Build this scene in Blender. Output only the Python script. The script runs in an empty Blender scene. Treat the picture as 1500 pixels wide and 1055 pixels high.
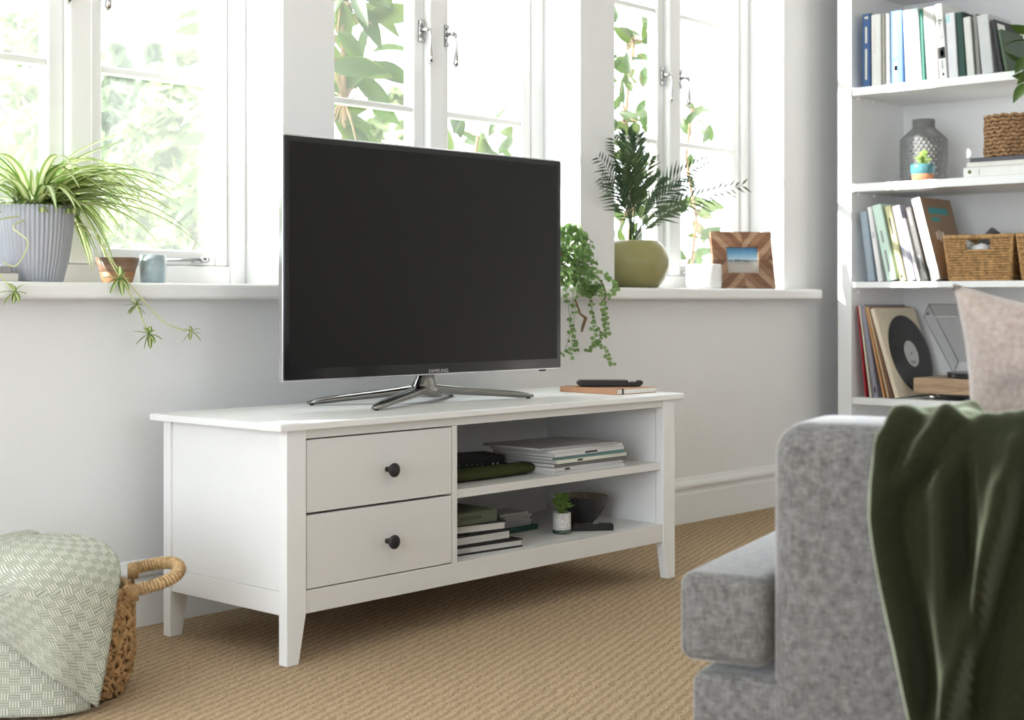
import bpy, bmesh, math, random
from mathutils import Vector, Matrix, Euler
from math import sin, cos, pi, radians as R

# ------------------------------------------------------------------ camera, world, sun
SC = bpy.context.scene
COL = SC.collection
F_PX, CY_PX, YAW = 2182.0, 439.2, 0.8326
CAM = Vector((-1.9497, -2.3987, 0.7548))
cd = bpy.data.cameras.new('camera'); cam = bpy.data.objects.new('camera', cd); COL.objects.link(cam)
cam.location = CAM; cam.rotation_euler = (pi/2, 0, -YAW)
cd.sensor_width = 36; cd.lens = F_PX/1500*36
cd.shift_y = -(1055/2 - CY_PX)/1500
cd.clip_start = 0.05; cd.clip_end = 200
cd.dof.use_dof = True; cd.dof.focus_distance = 3.5; cd.dof.aperture_fstop = 5.0
SC.camera = cam

SKY = 2.6
wd = bpy.data.worlds.new('sky'); SC.world = wd; wd.use_nodes = True
bg = wd.node_tree.nodes['Background']
bg.inputs[0].default_value = (0.87, 0.94, 1.0, 1); bg.inputs[1].default_value = SKY
sd = bpy.data.lights.new('sun', 'SUN'); sun = bpy.data.objects.new('sun', sd); COL.objects.link(sun)
sd.energy = 6.0; sd.color = (1.0, 0.97, 0.92); sd.angle = R(0.8)
SUN_DIR = Vector((1.55, -1.0, -0.68)).normalized()
sun.rotation_euler = SUN_DIR.to_track_quat('-Z', 'Y').to_euler()
sun.location = (-6, 6, 6)
vs = SC.view_settings
vs.view_transform = 'Standard'; vs.look = 'None'; vs.gamma = 1; vs.use_curve_mapping = False
vs.exposure = 1.40

# ------------------------------------------------------------------ pixel helpers (direction only)
SN, CN = sin(YAW), cos(YAW)
def ray(u, v):
    a = (u-750)/F_PX; b = -(v-CY_PX)/F_PX
    return Vector((SN + a*CN, CN - a*SN, b))
def onY(u, v, y): d = ray(u, v); return CAM + d*((y-CAM.y)/d.y)
def onX(u, v, x): d = ray(u, v); return CAM + d*((x-CAM.x)/d.x)
def onZ(u, v, z): d = ray(u, v); return CAM + d*((z-CAM.z)/d.z)

# ------------------------------------------------------------------ materials
MATS = {}
def mat(name, col, rough=0.5, spec=0.5, metal=0.0, var=0.0, vscale=20.0, bump=0.0, bscale=200.0,
        coat=0.0, sheen=0.0, stretch=None, trans=0.0, transcol=None):
    if name in MATS: return MATS[name]
    m = bpy.data.materials.new(name); m.use_nodes = True
    nt = m.node_tree; p = nt.nodes['Principled BSDF']
    p.inputs['Base Color'].default_value = (*col, 1)
    p.inputs['Roughness'].default_value = rough
    p.inputs['Specular IOR Level'].default_value = spec
    p.inputs['Metallic'].default_value = metal
    p.inputs['Coat Weight'].default_value = coat
    if sheen:
        p.inputs['Sheen Weight'].default_value = sheen; p.inputs['Sheen Roughness'].default_value = 0.5
    tc = nt.nodes.new('ShaderNodeTexCoord'); mp = nt.nodes.new('ShaderNodeMapping')
    nt.links.new(tc.outputs['Object'], mp.inputs['Vector'])
    if stretch: mp.inputs['Scale'].default_value = stretch
    if var:
        n = nt.nodes.new('ShaderNodeTexNoise'); n.inputs['Scale'].default_value = vscale; n.inputs['Detail'].default_value = 4
        nt.links.new(mp.outputs[0], n.inputs['Vector'])
        cr = nt.nodes.new('ShaderNodeValToRGB')
        cr.color_ramp.elements[0].position = 0.3; cr.color_ramp.elements[1].position = 0.7
        cr.color_ramp.elements[0].color = (*[c*(1-var) for c in col], 1)
        cr.color_ramp.elements[1].color = (*[min(1, c*(1+var)) for c in col], 1)
        nt.links.new(n.outputs['Fac'], cr.inputs['Fac']); nt.links.new(cr.outputs[0], p.inputs['Base Color'])
    if bump:
        n2 = nt.nodes.new('ShaderNodeTexNoise'); n2.inputs['Scale'].default_value = bscale; n2.inputs['Detail'].default_value = 3
        nt.links.new(mp.outputs[0], n2.inputs['Vector'])
        b = nt.nodes.new('ShaderNodeBump'); b.inputs['Strength'].default_value = bump; b.inputs['Distance'].default_value = 0.002
        nt.links.new(n2.outputs['Fac'], b.inputs['Height']); nt.links.new(b.outputs[0], p.inputs['Normal'])
    if trans:
        tr = nt.nodes.new('ShaderNodeBsdfTranslucent'); tr.inputs['Color'].default_value = (*(transcol or col), 1)
        mx = nt.nodes.new('ShaderNodeMixShader'); mx.inputs[0].default_value = trans
        out = nt.nodes['Material Output']
        nt.links.new(p.outputs[0], mx.inputs[1]); nt.links.new(tr.outputs[0], mx.inputs[2]); nt.links.new(mx.outputs[0], out.inputs['Surface'])
    MATS[name] = m
    return m

def nodes_of(name):
    m = bpy.data.materials.new(name); m.use_nodes = True
    MATS[name] = m
    return m, m.node_tree, m.node_tree.nodes['Principled BSDF']

WALL = mat('wall_paint', (0.82, 0.82, 0.82), 0.9, 0.2, var=0.012, vscale=3, bump=0.05, bscale=300)
WHITE = mat('white_gloss', (0.84, 0.84, 0.835), 0.4, 0.4)
CEIL = mat('ceiling_paint', (0.85, 0.85, 0.84), 0.95, 0.1, bump=0.04, bscale=200)
STAND = mat('white_lacquer', (0.81, 0.81, 0.805), 0.38, 0.45, var=0.012, vscale=6)
STANDF = mat('shaded_white_lacquer', (0.72, 0.71, 0.695), 0.42, 0.4, var=0.012, vscale=6)  # weaker, warmer light on the stand's front put into this colour
CASE = mat('bookcase_white', (0.80, 0.80, 0.80), 0.45, 0.4, var=0.01, vscale=5)
BLACK = mat('black_plastic', (0.012, 0.012, 0.013), 0.35, 0.5)
MBLACK = mat('matt_black', (0.016, 0.016, 0.017), 0.55, 0.4)
CHROME = mat('chrome', (0.55, 0.55, 0.56), 0.12, 0.5, metal=1)
DCHROME = mat('dark_chrome', (0.30, 0.295, 0.285), 0.14, 0.5, metal=1)
PAPER = mat('paper', (0.78, 0.76, 0.72), 0.9, 0.1, var=0.06, vscale=300, stretch=(1, 1, 1))
PAPERG = mat('page_edges', (0.55, 0.54, 0.52), 0.9, 0.1, var=0.12, vscale=90, stretch=(.05, 8, .05))
SOIL = mat('soil', (0.05, 0.035, 0.025), 0.95, 0.1, var=0.5, vscale=90, bump=0.8, bscale=150)
TERRA = mat('terracotta', (0.50, 0.22, 0.12), 0.8, 0.2, var=0.08, vscale=30)

def glass_mat(veil):
    m = bpy.data.materials.new('window_glass'); m.use_nodes = True; nt = m.node_tree
    nt.nodes.remove(nt.nodes['Principled BSDF']); out = nt.nodes['Material Output']
    tr = nt.nodes.new('ShaderNodeBsdfTransparent'); tr.inputs[0].default_value = (0.98, 0.985, 0.98, 1)
    gl = nt.nodes.new('ShaderNodeBsdfGlossy'); gl.inputs['Roughness'].default_value = 0.02
    tl = nt.nodes.new('ShaderNodeBsdfTranslucent'); tl.inputs[0].default_value = (0.95, 0.97, 0.95, 1)  # whitish veil put into the glass for the glare over the garden
    m1 = nt.nodes.new('ShaderNodeMixShader'); m1.inputs[0].default_value = 0.05
    m2 = nt.nodes.new('ShaderNodeMixShader'); m2.inputs[0].default_value = veil
    nt.links.new(tr.outputs[0], m1.inputs[1]); nt.links.new(gl.outputs[0], m1.inputs[2])
    nt.links.new(m1.outputs[0], m2.inputs[1]); nt.links.new(tl.outputs[0], m2.inputs[2])
    nt.links.new(m2.outputs[0], out.inputs['Surface'])
    return m
GLASSES = {1: glass_mat(.05), 2: glass_mat(.02), 3: glass_mat(.006), 4: glass_mat(.02)}
def clear_mat(name, tint=(0.95, 0.96, 0.96), gloss=0.06):
    m = bpy.data.materials.new(name); m.use_nodes = True; nt = m.node_tree
    nt.nodes.remove(nt.nodes['Principled BSDF']); out = nt.nodes['Material Output']
    tr = nt.nodes.new('ShaderNodeBsdfTransparent'); tr.inputs[0].default_value = (*tint, 1)
    gl = nt.nodes.new('ShaderNodeBsdfGlossy'); gl.inputs['Roughness'].default_value = 0.03
    m1 = nt.nodes.new('ShaderNodeMixShader'); m1.inputs[0].default_value = gloss
    nt.links.new(tr.outputs[0], m1.inputs[1]); nt.links.new(gl.outputs[0], m1.inputs[2]); nt.links.new(m1.outputs[0], out.inputs['Surface'])
    return m
ACRYL = clear_mat('clear_acrylic', (0.93, 0.93, 0.93), 0.05)

def carpet_mat():
    m, nt, p = nodes_of('sisal_carpet'); L = nt.links
    tc = nt.nodes.new('ShaderNodeTexCoord')
    mp = nt.nodes.new('ShaderNodeMapping'); mp.inputs['Rotation'].default_value = (0, 0, -R(20))
    L.new(tc.outputs['Object'], mp.inputs['Vector'])
    # distort a little
    nz = nt.nodes.new('ShaderNodeTexNoise'); nz.inputs['Scale'].default_value = 45; nz.inputs['Detail'].default_value = 3
    L.new(mp.outputs[0], nz.inputs['Vector'])
    mxv = nt.nodes.new('ShaderNodeMixRGB'); mxv.blend_type = 'ADD'; mxv.inputs[0].default_value = 0.022
    L.new(mp.outputs[0], mxv.inputs[1]); L.new(nz.outputs['Color'], mxv.inputs[2])
    w = nt.nodes.new('ShaderNodeTexWave'); w.wave_type = 'BANDS'; w.bands_direction = 'Y'
    w.inputs['Scale'].default_value = 14.5; w.inputs['Distortion'].default_value = 0
    L.new(mxv.outputs[0], w.inputs['Vector'])
    w2 = nt.nodes.new('ShaderNodeTexWave'); w2.wave_type = 'BANDS'; w2.bands_direction = 'DIAGONAL'
    w2.inputs['Scale'].default_value = 50; w2.inputs['Distortion'].default_value = 3; w2.inputs['Detail Scale'].default_value = 3
    L.new(mp.outputs[0], w2.inputs['Vector'])
    fn = nt.nodes.new('ShaderNodeTexNoise'); fn.inputs['Scale'].default_value = 190; fn.inputs['Detail'].default_value = 3
    L.new(mp.outputs[0], fn.inputs['Vector'])
    big = nt.nodes.new('ShaderNodeTexNoise'); big.inputs['Scale'].default_value = 1.5
    L.new(mp.outputs[0], big.inputs['Vector'])
    a = nt.nodes.new('ShaderNodeMath'); a.operation = 'MULTIPLY'; a.inputs[1].default_value = 0.26; L.new(w.outputs['Fac'], a.inputs[0])
    b = nt.nodes.new('ShaderNodeMath'); b.operation = 'MULTIPLY_ADD'; b.inputs[1].default_value = 0.30; L.new(w2.outputs['Fac'], b.inputs[0]); L.new(a.outputs[0], b.inputs[2])
    c = nt.nodes.new('ShaderNodeMath'); c.operation = 'MULTIPLY_ADD'; c.inputs[1].default_value = 0.95; L.new(fn.outputs['Fac'], c.inputs[0]); L.new(b.outputs[0], c.inputs[2])
    cr = nt.nodes.new('ShaderNodeValToRGB'); e = cr.color_ramp.elements
    e[0].position = 0.30; e[0].color = (0.17, 0.105, 0.055, 1)
    e[1].position = 1.0; e[1].color = (0.60, 0.45, 0.29, 1)
    x = e.new(0.62); x.color = (0.41, 0.295, 0.185, 1)
    L.new(c.outputs[0], cr.inputs[0])
    bm = nt.nodes.new('ShaderNodeMixRGB'); bm.blend_type = 'MULTIPLY'; bm.inputs[0].default_value = 0.35
    L.new(cr.outputs[0], bm.inputs[1])
    cb = nt.nodes.new('ShaderNodeValToRGB'); cb.color_ramp.elements[0].color = (.8, .8, .8, 1); cb.color_ramp.elements[1].color = (1.1, 1.1, 1.1, 1)
    L.new(big.outputs['Fac'], cb.inputs[0]); L.new(cb.outputs[0], bm.inputs[2]); L.new(bm.outputs[0], p.inputs['Base Color'])
    bp = nt.nodes.new('ShaderNodeBump'); bp.inputs['Strength'].default_value = 1.0; bp.inputs['Distance'].default_value = 0.006
    L.new(c.outputs[0], bp.inputs['Height']); L.new(bp.outputs[0], p.inputs['Normal'])
    p.inputs['Roughness'].default_value = 0.95; p.inputs['Specular IOR Level'].default_value = 0.1
    return m
CARPET = carpet_mat()

def fabric_mat(name, c0, c1, s1=60, s2=420, bump=0.5, dist=0.002, sheen=0.2, pos=(0.36, 0.64), sheen_tint=None, srough=.22):
    m, nt, p = nodes_of(name); L = nt.links
    tc = nt.nodes.new('ShaderNodeTexCoord')
    outs = []
    for sc in ((s2, s1, s1), (s1, s2, s1), (s1, s1, s2)):
        mp = nt.nodes.new('ShaderNodeMapping'); mp.inputs['Scale'].default_value = sc
        L.new(tc.outputs['Object'], mp.inputs[0])
        n = nt.nodes.new('ShaderNodeTexNoise'); n.inputs['Scale'].default_value = 1; n.inputs['Detail'].default_value = 2
        L.new(mp.outputs[0], n.inputs['Vector']); outs.append(n.outputs['Fac'])
    s = nt.nodes.new('ShaderNodeMath'); s.operation = 'ADD'; L.new(outs[0], s.inputs[0]); L.new(outs[1], s.inputs[1])
    t = nt.nodes.new('ShaderNodeMath'); t.operation = 'ADD'; L.new(s.outputs[0], t.inputs[0]); L.new(outs[2], t.inputs[1])
    d = nt.nodes.new('ShaderNodeMath'); d.operation = 'DIVIDE'; d.inputs[1].default_value = 3; L.new(t.outputs[0], d.inputs[0])
    cr = nt.nodes.new('ShaderNodeValToRGB'); e = cr.color_ramp.elements
    e[0].position = pos[0]; e[0].color = (*c0, 1); e[1].position = pos[1]; e[1].color = (*c1, 1)
    L.new(d.outputs[0], cr.inputs[0]); L.new(cr.outputs[0], p.inputs['Base Color'])
    b = nt.nodes.new('ShaderNodeBump'); b.inputs['Strength'].default_value = bump; b.inputs['Distance'].default_value = dist
    L.new(d.outputs[0], b.inputs['Height']); L.new(b.outputs[0], p.inputs['Normal'])
    p.inputs['Roughness'].default_value = 0.95; p.inputs['Specular IOR Level'].default_value = 0.1
    p.inputs['Sheen Weight'].default_value = sheen
    if sheen_tint: p.inputs['Sheen Tint'].default_value = (*sheen_tint, 1); p.inputs['Sheen Roughness'].default_value = srough
    return m
SOFA = fabric_mat('heather_grey_fabric', (0.075, 0.071, 0.068), (0.225, 0.22, 0.215), 75, 480, sheen=1.0, sheen_tint=(1.0, 1.0, 1.0), srough=.3)
GREENT = fabric_mat('olive_wool', (0.012, 0.0135, 0.0055), (0.022, 0.025, 0.011), 150, 500, 0.3, 0.001, 1.0, sheen_tint=(.78, .86, .64), srough=.3)
PINK = fabric_mat('blush_plush', (0.31, 0.25, 0.222), (0.43, 0.36, 0.325), 120, 160, 0.6, 0.004, 0.4)
def mul(c, k): return tuple(min(1, x*k) for x in c)

def weave_mat():
    m, nt, p = nodes_of('sage_basketweave'); L = nt.links
    uv = nt.nodes.new('ShaderNodeUVMap'); uv.uv_map = 'UVMap'
    ns = nt.nodes.new('ShaderNodeTexNoise'); ns.inputs['Scale'].default_value = 12; ns.inputs['Detail'].default_value = 2
    L.new(uv.outputs[0], ns.inputs['Vector'])
    add = nt.nodes.new('ShaderNodeMixRGB'); add.blend_type = 'ADD'; add.inputs[0].default_value = 0.008
    L.new(uv.outputs[0], add.inputs[1]); L.new(ns.outputs['Color'], add.inputs[2])
    ck = nt.nodes.new('ShaderNodeTexChecker'); ck.inputs['Scale'].default_value = 52; L.new(add.outputs[0], ck.inputs['Vector'])
    wx = nt.nodes.new('ShaderNodeTexWave'); wx.bands_direction = 'X'; wx.inputs['Scale'].default_value = 65; L.new(add.outputs[0], wx.inputs['Vector'])
    wy = nt.nodes.new('ShaderNodeTexWave'); wy.bands_direction = 'Y'; wy.inputs['Scale'].default_value = 49; L.new(add.outputs[0], wy.inputs['Vector'])
    wy2 = nt.nodes.new('ShaderNodeMath'); wy2.operation = 'MULTIPLY'; wy2.inputs[1].default_value = 0.50; L.new(wy.outputs['Fac'], wy2.inputs[0])
    mx = nt.nodes.new('ShaderNodeMixRGB'); L.new(ck.outputs['Fac'], mx.inputs[0]); L.new(wy2.outputs[0], mx.inputs[1]); L.new(wx.outputs['Fac'], mx.inputs[2])
    fn = nt.nodes.new('ShaderNodeTexNoise'); fn.inputs['Scale'].default_value = 220; L.new(uv.outputs[0], fn.inputs['Vector'])
    m2 = nt.nodes.new('ShaderNodeMixRGB'); m2.inputs[0].default_value = 0.25; L.new(mx.outputs[0], m2.inputs[1]); L.new(fn.outputs['Fac'], m2.inputs[2])
    cr = nt.nodes.new('ShaderNodeValToRGB'); e = cr.color_ramp.elements
    e[0].position = 0.1; e[0].color = (0.27, 0.285, 0.22, 1); e[1].position = 0.85; e[1].color = (0.74, 0.745, 0.66, 1)
    L.new(m2.outputs[0], cr.inputs[0]); L.new(cr.outputs[0], p.inputs['Base Color'])
    b = nt.nodes.new('ShaderNodeBump'); b.inputs['Strength'].default_value = 0.7; b.inputs['Distance'].default_value = 0.003
    L.new(m2.outputs[0], b.inputs['Height']); L.new(b.outputs[0], p.inputs['Normal'])
    p.inputs['Roughness'].default_value = 0.95; p.inputs['Specular IOR Level'].default_value = 0.1
    return m
WEAVE = weave_mat()

def wood_mat(name, c0, c1, scale=6, stretch=(1, 14, 14), rough=0.5):
    m, nt, p = nodes_of(name); L = nt.links
    tc = nt.nodes.new('ShaderNodeTexCoord'); mp = nt.nodes.new('ShaderNodeMapping'); mp.inputs['Scale'].default_value = stretch
    L.new(tc.outputs['Object'], mp.inputs[0])
    n = nt.nodes.new('ShaderNodeTexNoise'); n.inputs['Scale'].default_value = scale; n.inputs['Detail'].default_value = 6; n.inputs['Distortion'].default_value = 1.2
    L.new(mp.outputs[0], n.inputs['Vector'])
    cr = nt.nodes.new('ShaderNodeValToRGB'); e = cr.color_ramp.elements
    e[0].position = 0.3; e[0].color = (*c0, 1); e[1].position = 0.7; e[1].color = (*c1, 1)
    L.new(n.outputs['Fac'], cr.inputs[0]); L.new(cr.outputs[0], p.inputs['Base Color'])
    p.inputs['Roughness'].default_value = rough
    return m
STRIPS = [wood_mat('acacia_red', (0.12, 0.050, 0.026), (0.21, 0.095, 0.05)),
          wood_mat('acacia_brown', (0.16, 0.078, 0.042), (0.27, 0.145, 0.08)),
          wood_mat('acacia_tan', (0.25, 0.145, 0.085), (0.37, 0.235, 0.145))]
BOWLW = wood_mat('acacia_bowl', (0.15, 0.085, 0.05), (0.30, 0.18, 0.11), 4, (3, 3, 14))
OAK = wood_mat('oak_plinth', (0.24, 0.15, 0.09), (0.50, 0.35, 0.22), 3, (30, 2, 18))
STRAW = mat('straw', (0.40, 0.245, 0.115), 0.8, 0.2, var=0.35, vscale=60)
ROPE = mat('jute_rope', (0.50, 0.34, 0.18), 0.85, 0.15, var=0.3, vscale=120, bump=0.5, bscale=400)
WICKER = mat('wicker', (0.40, 0.235, 0.10), 0.75, 0.25, var=0.4, vscale=70)
SEAGRASS = mat('seagrass', (0.32, 0.19, 0.10), 0.8, 0.2, var=0.35, vscale=60)

# ------------------------------------------------------------------ mesh helpers
def mesh(name, verts, faces, uvs=None, smooth=False):
    me = bpy.data.meshes.new(name); me.from_pydata([tuple(v) for v in verts], [], faces)
    if uvs is not None:
        ul = me.uv_layers.new(name='UVMap')
        for lp in me.loops: ul.data[lp.index].uv = uvs[lp.vertex_index]
    if smooth:
        for p in me.polygons: p.use_smooth = True
    me.update()
    return me

class MB:
    def __init__(s): s.v = []; s.f = []
    def add(s, vs, fs, M=None):
        o = len(s.v)
        s.v += [(M @ Vector(v)) if M else Vector(v) for v in vs]
        s.f += [tuple(i+o for i in f) for f in fs]
        return s
    def box(s, x0, x1, y0, y1, z0, z1, M=None):
        return s.add([(x0,y0,z0),(x1,y0,z0),(x1,y1,z0),(x0,y1,z0),(x0,y0,z1),(x1,y0,z1),(x1,y1,z1),(x0,y1,z1)],
                     [(3,2,1,0),(4,5,6,7),(0,1,5,4),(1,2,6,5),(2,3,7,6),(3,0,4,7)], M)
    def prism(s, poly, a0, a1, axis='y', M=None):
        n = len(poly)
        def P(p, a):
            return {'y': (p[0], a, p[1]), 'x': (a, p[0], p[1]), 'z': (p[0], p[1], a)}[axis]
        vs = [P(p, a0) for p in poly] + [P(p, a1) for p in poly]
        fs = [tuple(range(n))[::-1], tuple(range(n, 2*n))] + [(i, (i+1) % n, n+(i+1) % n, n+i) for i in range(n)]
        return s.add(vs, fs, M)
    def lathe(s, prof, n=32, M=None, cap=True, rfun=None):
        vs = []; fs = []
        for (r, z) in prof:
            for k in range(n):
                a = 2*pi*k/n; rr = r*(rfun(a, z) if rfun else 1)
                vs.append((rr*cos(a), rr*sin(a), z))
        m = len(prof)
        for j in range(m-1):
            for k in range(n):
                fs.append((j*n+k, j*n+(k+1) % n, (j+1)*n+(k+1) % n, (j+1)*n+k))
        if cap:
            fs.append(tuple(range(n))[::-1]); fs.append(tuple((m-1)*n+k for k in range(n)))
        return s.add(vs, fs, M)
    def tube(s, pts, rad, n=8, closed=False, M=None, twist=None, flat=1.0, up=None):
        pts = [Vector(p) for p in pts]; m = len(pts)
        rads = rad if isinstance(rad, (list, tuple)) else [rad]*m
        vs = []; fs = []
        nprev = None
        for i, p in enumerate(pts):
            if closed: t = pts[(i+1) % m]-pts[i-1]
            else: t = pts[min(i+1, m-1)]-pts[max(i-1, 0)]
            if t.length < 1e-9: t = Vector((0, 0, 1))
            t.normalize()
            if up is not None: nn = Vector(up)
            elif nprev is None:
                nn = Vector((0, 0, 1)) if abs(t.z) < 0.9 else Vector((1, 0, 0))
            else: nn = nprev
            nn = nn - t*nn.dot(t)
            if nn.length < 1e-6: nn = t.orthogonal()
            nn.normalize(); nprev = nn; bb = t.cross(nn)
            for k in range(n):
                a = 2*pi*k/n
                rr = rads[i]*(twist(i, a) if twist else 1)
                vs.append(p + nn*(cos(a)*rr*flat) + bb*(sin(a)*rr))
        for i in range(m if closed else m-1):
            j = (i+1) % m
            for k in range(n):
                fs.append((i*n+k, i*n+(k+1) % n, j*n+(k+1) % n, j*n+k))
        if not closed:
            fs.append(tuple(range(n))[::-1]); fs.append(tuple((m-1)*n+k for k in range(n)))
        return s.add(vs, fs, M)
    def mesh(s, name, smooth=False): return mesh(name, s.v, s.f, None, smooth)

def obj(name, data, m, parent=None, bevel=0.0, seg=2, smooth=None, loc=None, rot=None, subsurf=0, autos=False):
    if isinstance(data, MB): data = data.mesh(name, bool(smooth))
    elif smooth:
        for p in data.polygons: p.use_smooth = True
    if m is not None and len(data.materials) == 0: data.materials.append(m)
    o = bpy.data.objects.new(name, data); COL.objects.link(o)
    if parent: o.parent = parent
    if loc is not None: o.location = loc
    if rot is not None: o.rotation_euler = rot
    if bevel:
        b = o.modifiers.new('bevel', 'BEVEL'); b.width = bevel; b.segments = seg; b.limit_method = 'ANGLE'; b.angle_limit = R(35)
        b.harden_normals = False
    if subsurf:
        s = o.modifiers.new('sub', 'SUBSURF'); s.levels = subsurf; s.render_levels = subsurf
    if autos: smooth_by_angle(o)
    return o
def smooth_by_angle(o, ang=40):
    me = o.data
    for p in me.polygons: p.use_smooth = True
    bm = bmesh.new(); bm.from_mesh(me)
    for e in bm.edges:
        if len(e.link_faces) == 2 and e.calc_face_angle(0) > R(ang): e.smooth = False
    bm.to_mesh(me); bm.free()
def tag(o, label, cat, group=None):
    o['label'] = label; o['category'] = cat
    if group: o['group'] = group
    return o
def thing(name, label, cat, loc=(0, 0, 0), rotz=0, group=None, rot=None):
    o = bpy.data.objects.new(name, None); COL.objects.link(o); o.empty_display_size = 0.05
    o.location = loc; o.rotation_euler = rot if rot is not None else (0, 0, rotz)
    return tag(o, label, cat, group)
def struct(o): o['kind'] = 'structure'; return o
def stuff(o): o['kind'] = 'stuff'; return o

def text_mesh(s, size, depth=0.0003):
    cu = bpy.data.curves.new('txt', 'FONT'); cu.body = s; cu.size = size; cu.extrude = depth
    cu.align_x = 'CENTER'; cu.align_y = 'CENTER'; cu.resolution_u = 2
    o = bpy.data.objects.new('txt', cu); COL.objects.link(o)
    dg = bpy.context.evaluated_depsgraph_get(); dg.update()
    me = bpy.data.meshes.new_from_object(o.evaluated_get(dg))
    bpy.data.objects.remove(o); bpy.data.curves.remove(cu)
    me.materials.clear()
    return me
def lettering(s, size, m, parent, M, sx=1.0):
    me = text_mesh(s, size); me.transform(M @ Matrix.Diagonal((sx, 1, 1, 1)))
    return obj('lettering', me, m, parent)

def bez(p0, p1, p2, n):
    p0, p1, p2 = Vector(p0), Vector(p1), Vector(p2)
    return [p0*(1-t)**2 + p1*2*t*(1-t) + p2*t*t for t in [i/n for i in range(n+1)]]
def bez3(p0, p1, p2, p3, n):
    p0, p1, p2, p3 = map(Vector, (p0, p1, p2, p3))
    return [p0*(1-t)**3 + p1*3*t*(1-t)**2 + p2*3*t*t*(1-t) + p3*t**3 for t in [i/n for i in range(n+1)]]

# ------------------------------------------------------------------ the room
WY = 0.565                      # room face of the window wall
XL, XR, YF, ZC = -4.2, 3.42, -5.5, 2.95
OPEN = [-1.735, -0.5585, 0.618, 1.7945]; OW = 1.006
SILL0, SILL1 = 0.756, 0.7935
HEAD = 2.72  # out of view; raised so more window light falls into the room
struct(obj('floor', MB().box(XL, XR, YF, 0.80, -0.06, 0.0), CARPET))
struct(obj('ceiling', MB().box(XL-.2, XR+.2, YF-.2, 0.80, ZC, ZC+0.1), CEIL))
w = MB()
w.box(XL-.2, XR+.2, WY, 0.80, 0, SILL0); w.box(XL-.2, XR+.2, WY, 0.80, HEAD, ZC)
edges = [XL-.2] + [e for x in OPEN for e in (x, x+OW)] + [XR+.2]
for i in range(0, len(edges), 2): w.box(edges[i], edges[i+1], WY, 0.80, SILL0, HEAD)
struct(obj('wall_back', w, WALL))
struct(obj('wall_right', MB().box(XR, XR+.2, YF, WY, 0, ZC), WALL))
w = MB()
w.box(XL-.2, XL, 0.2, WY, 0, ZC); w.box(XL-.2, XL, YF, -3.1, 0, ZC); w.box(XL-.2, XL, -3.1, 0.2, 2.35, ZC)  # unseen opening, added to let fill daylight in from the left
struct(obj('wall_left', w, WALL))
w = MB()
w.box(XL-.2, -1.2, YF-.2, YF, 0, ZC); w.box(0.2, XR+.2, YF-.2, YF, 0, ZC); w.box(-1.2, 0.2, YF-.2, YF, 2.2, ZC); w.box(-1.2, 0.2, YF-.2, YF, 0, 0.7)  # opening behind the camera, added and sized for fill light
struct(obj('wall_front', w, WALL))

# baseboard with a moulded top
prof = [(WY, 0), (WY-.018, 0), (WY-.018, .098), (WY-.012, .103), (WY-.012, .112), (WY-.020, .118), (WY-.022, .126), (WY-.018, .134), (WY-.009, .141), (WY-.004, .150), (WY, .152)]
struct(obj('baseboard_back', MB().prism(prof, XL, XR, 'x'), WHITE))
s = obj('trim_1', MB().box(XL, 2.955, 0.49, 0.725, SILL0, SILL1), WHITE, bevel=0.009, seg=3); struct(s)
s['label'] = 'long white window sill running under the three windows'

def lever_handle(parent, x, z, side):
    """plate on the sash, knob and a drooping teardrop lever"""
    h = MB()
    h.box(x-.006, x+.006, .716, .724, z-.030, z+.034)
    h.lathe([(.004, 0), (.009, .002), (.009, .005), (.004, .007)], 10, Matrix.Translation((x, .717, z+.028)) @ Matrix.Rotation(pi/2, 4, 'X'))
    h.lathe([(.004, 0), (.009, .002), (.009, .005), (.004, .007)], 10, Matrix.Translation((x, .717, z-.024)) @ Matrix.Rotation(pi/2, 4, 'X'))
    h.tube([(x, .718, z+.004), (x, .700, z+.006), (x+.004*side, .686, z+.004)], [.007, .006, .008], 8)
    h.tube([(x+.004*side, .686, z+.006), (x+.006*side, .683, z-.012), (x+.008*side, .684, z-.04), (x+.009*side, .686, z-.07), (x+.009*side, .687, z-.084), (x+.009*side, .687, z-.095)],
           [.007, .0045, .0045, .008, .0095, .003], 10)
    return obj('handle', h, CHROME, parent, smooth=True)
ZB = (1.308, 1.765, 2.222)
Z0, Z1 = 0.84, 2.68
GB, GT = 0.879, 2.642
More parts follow.
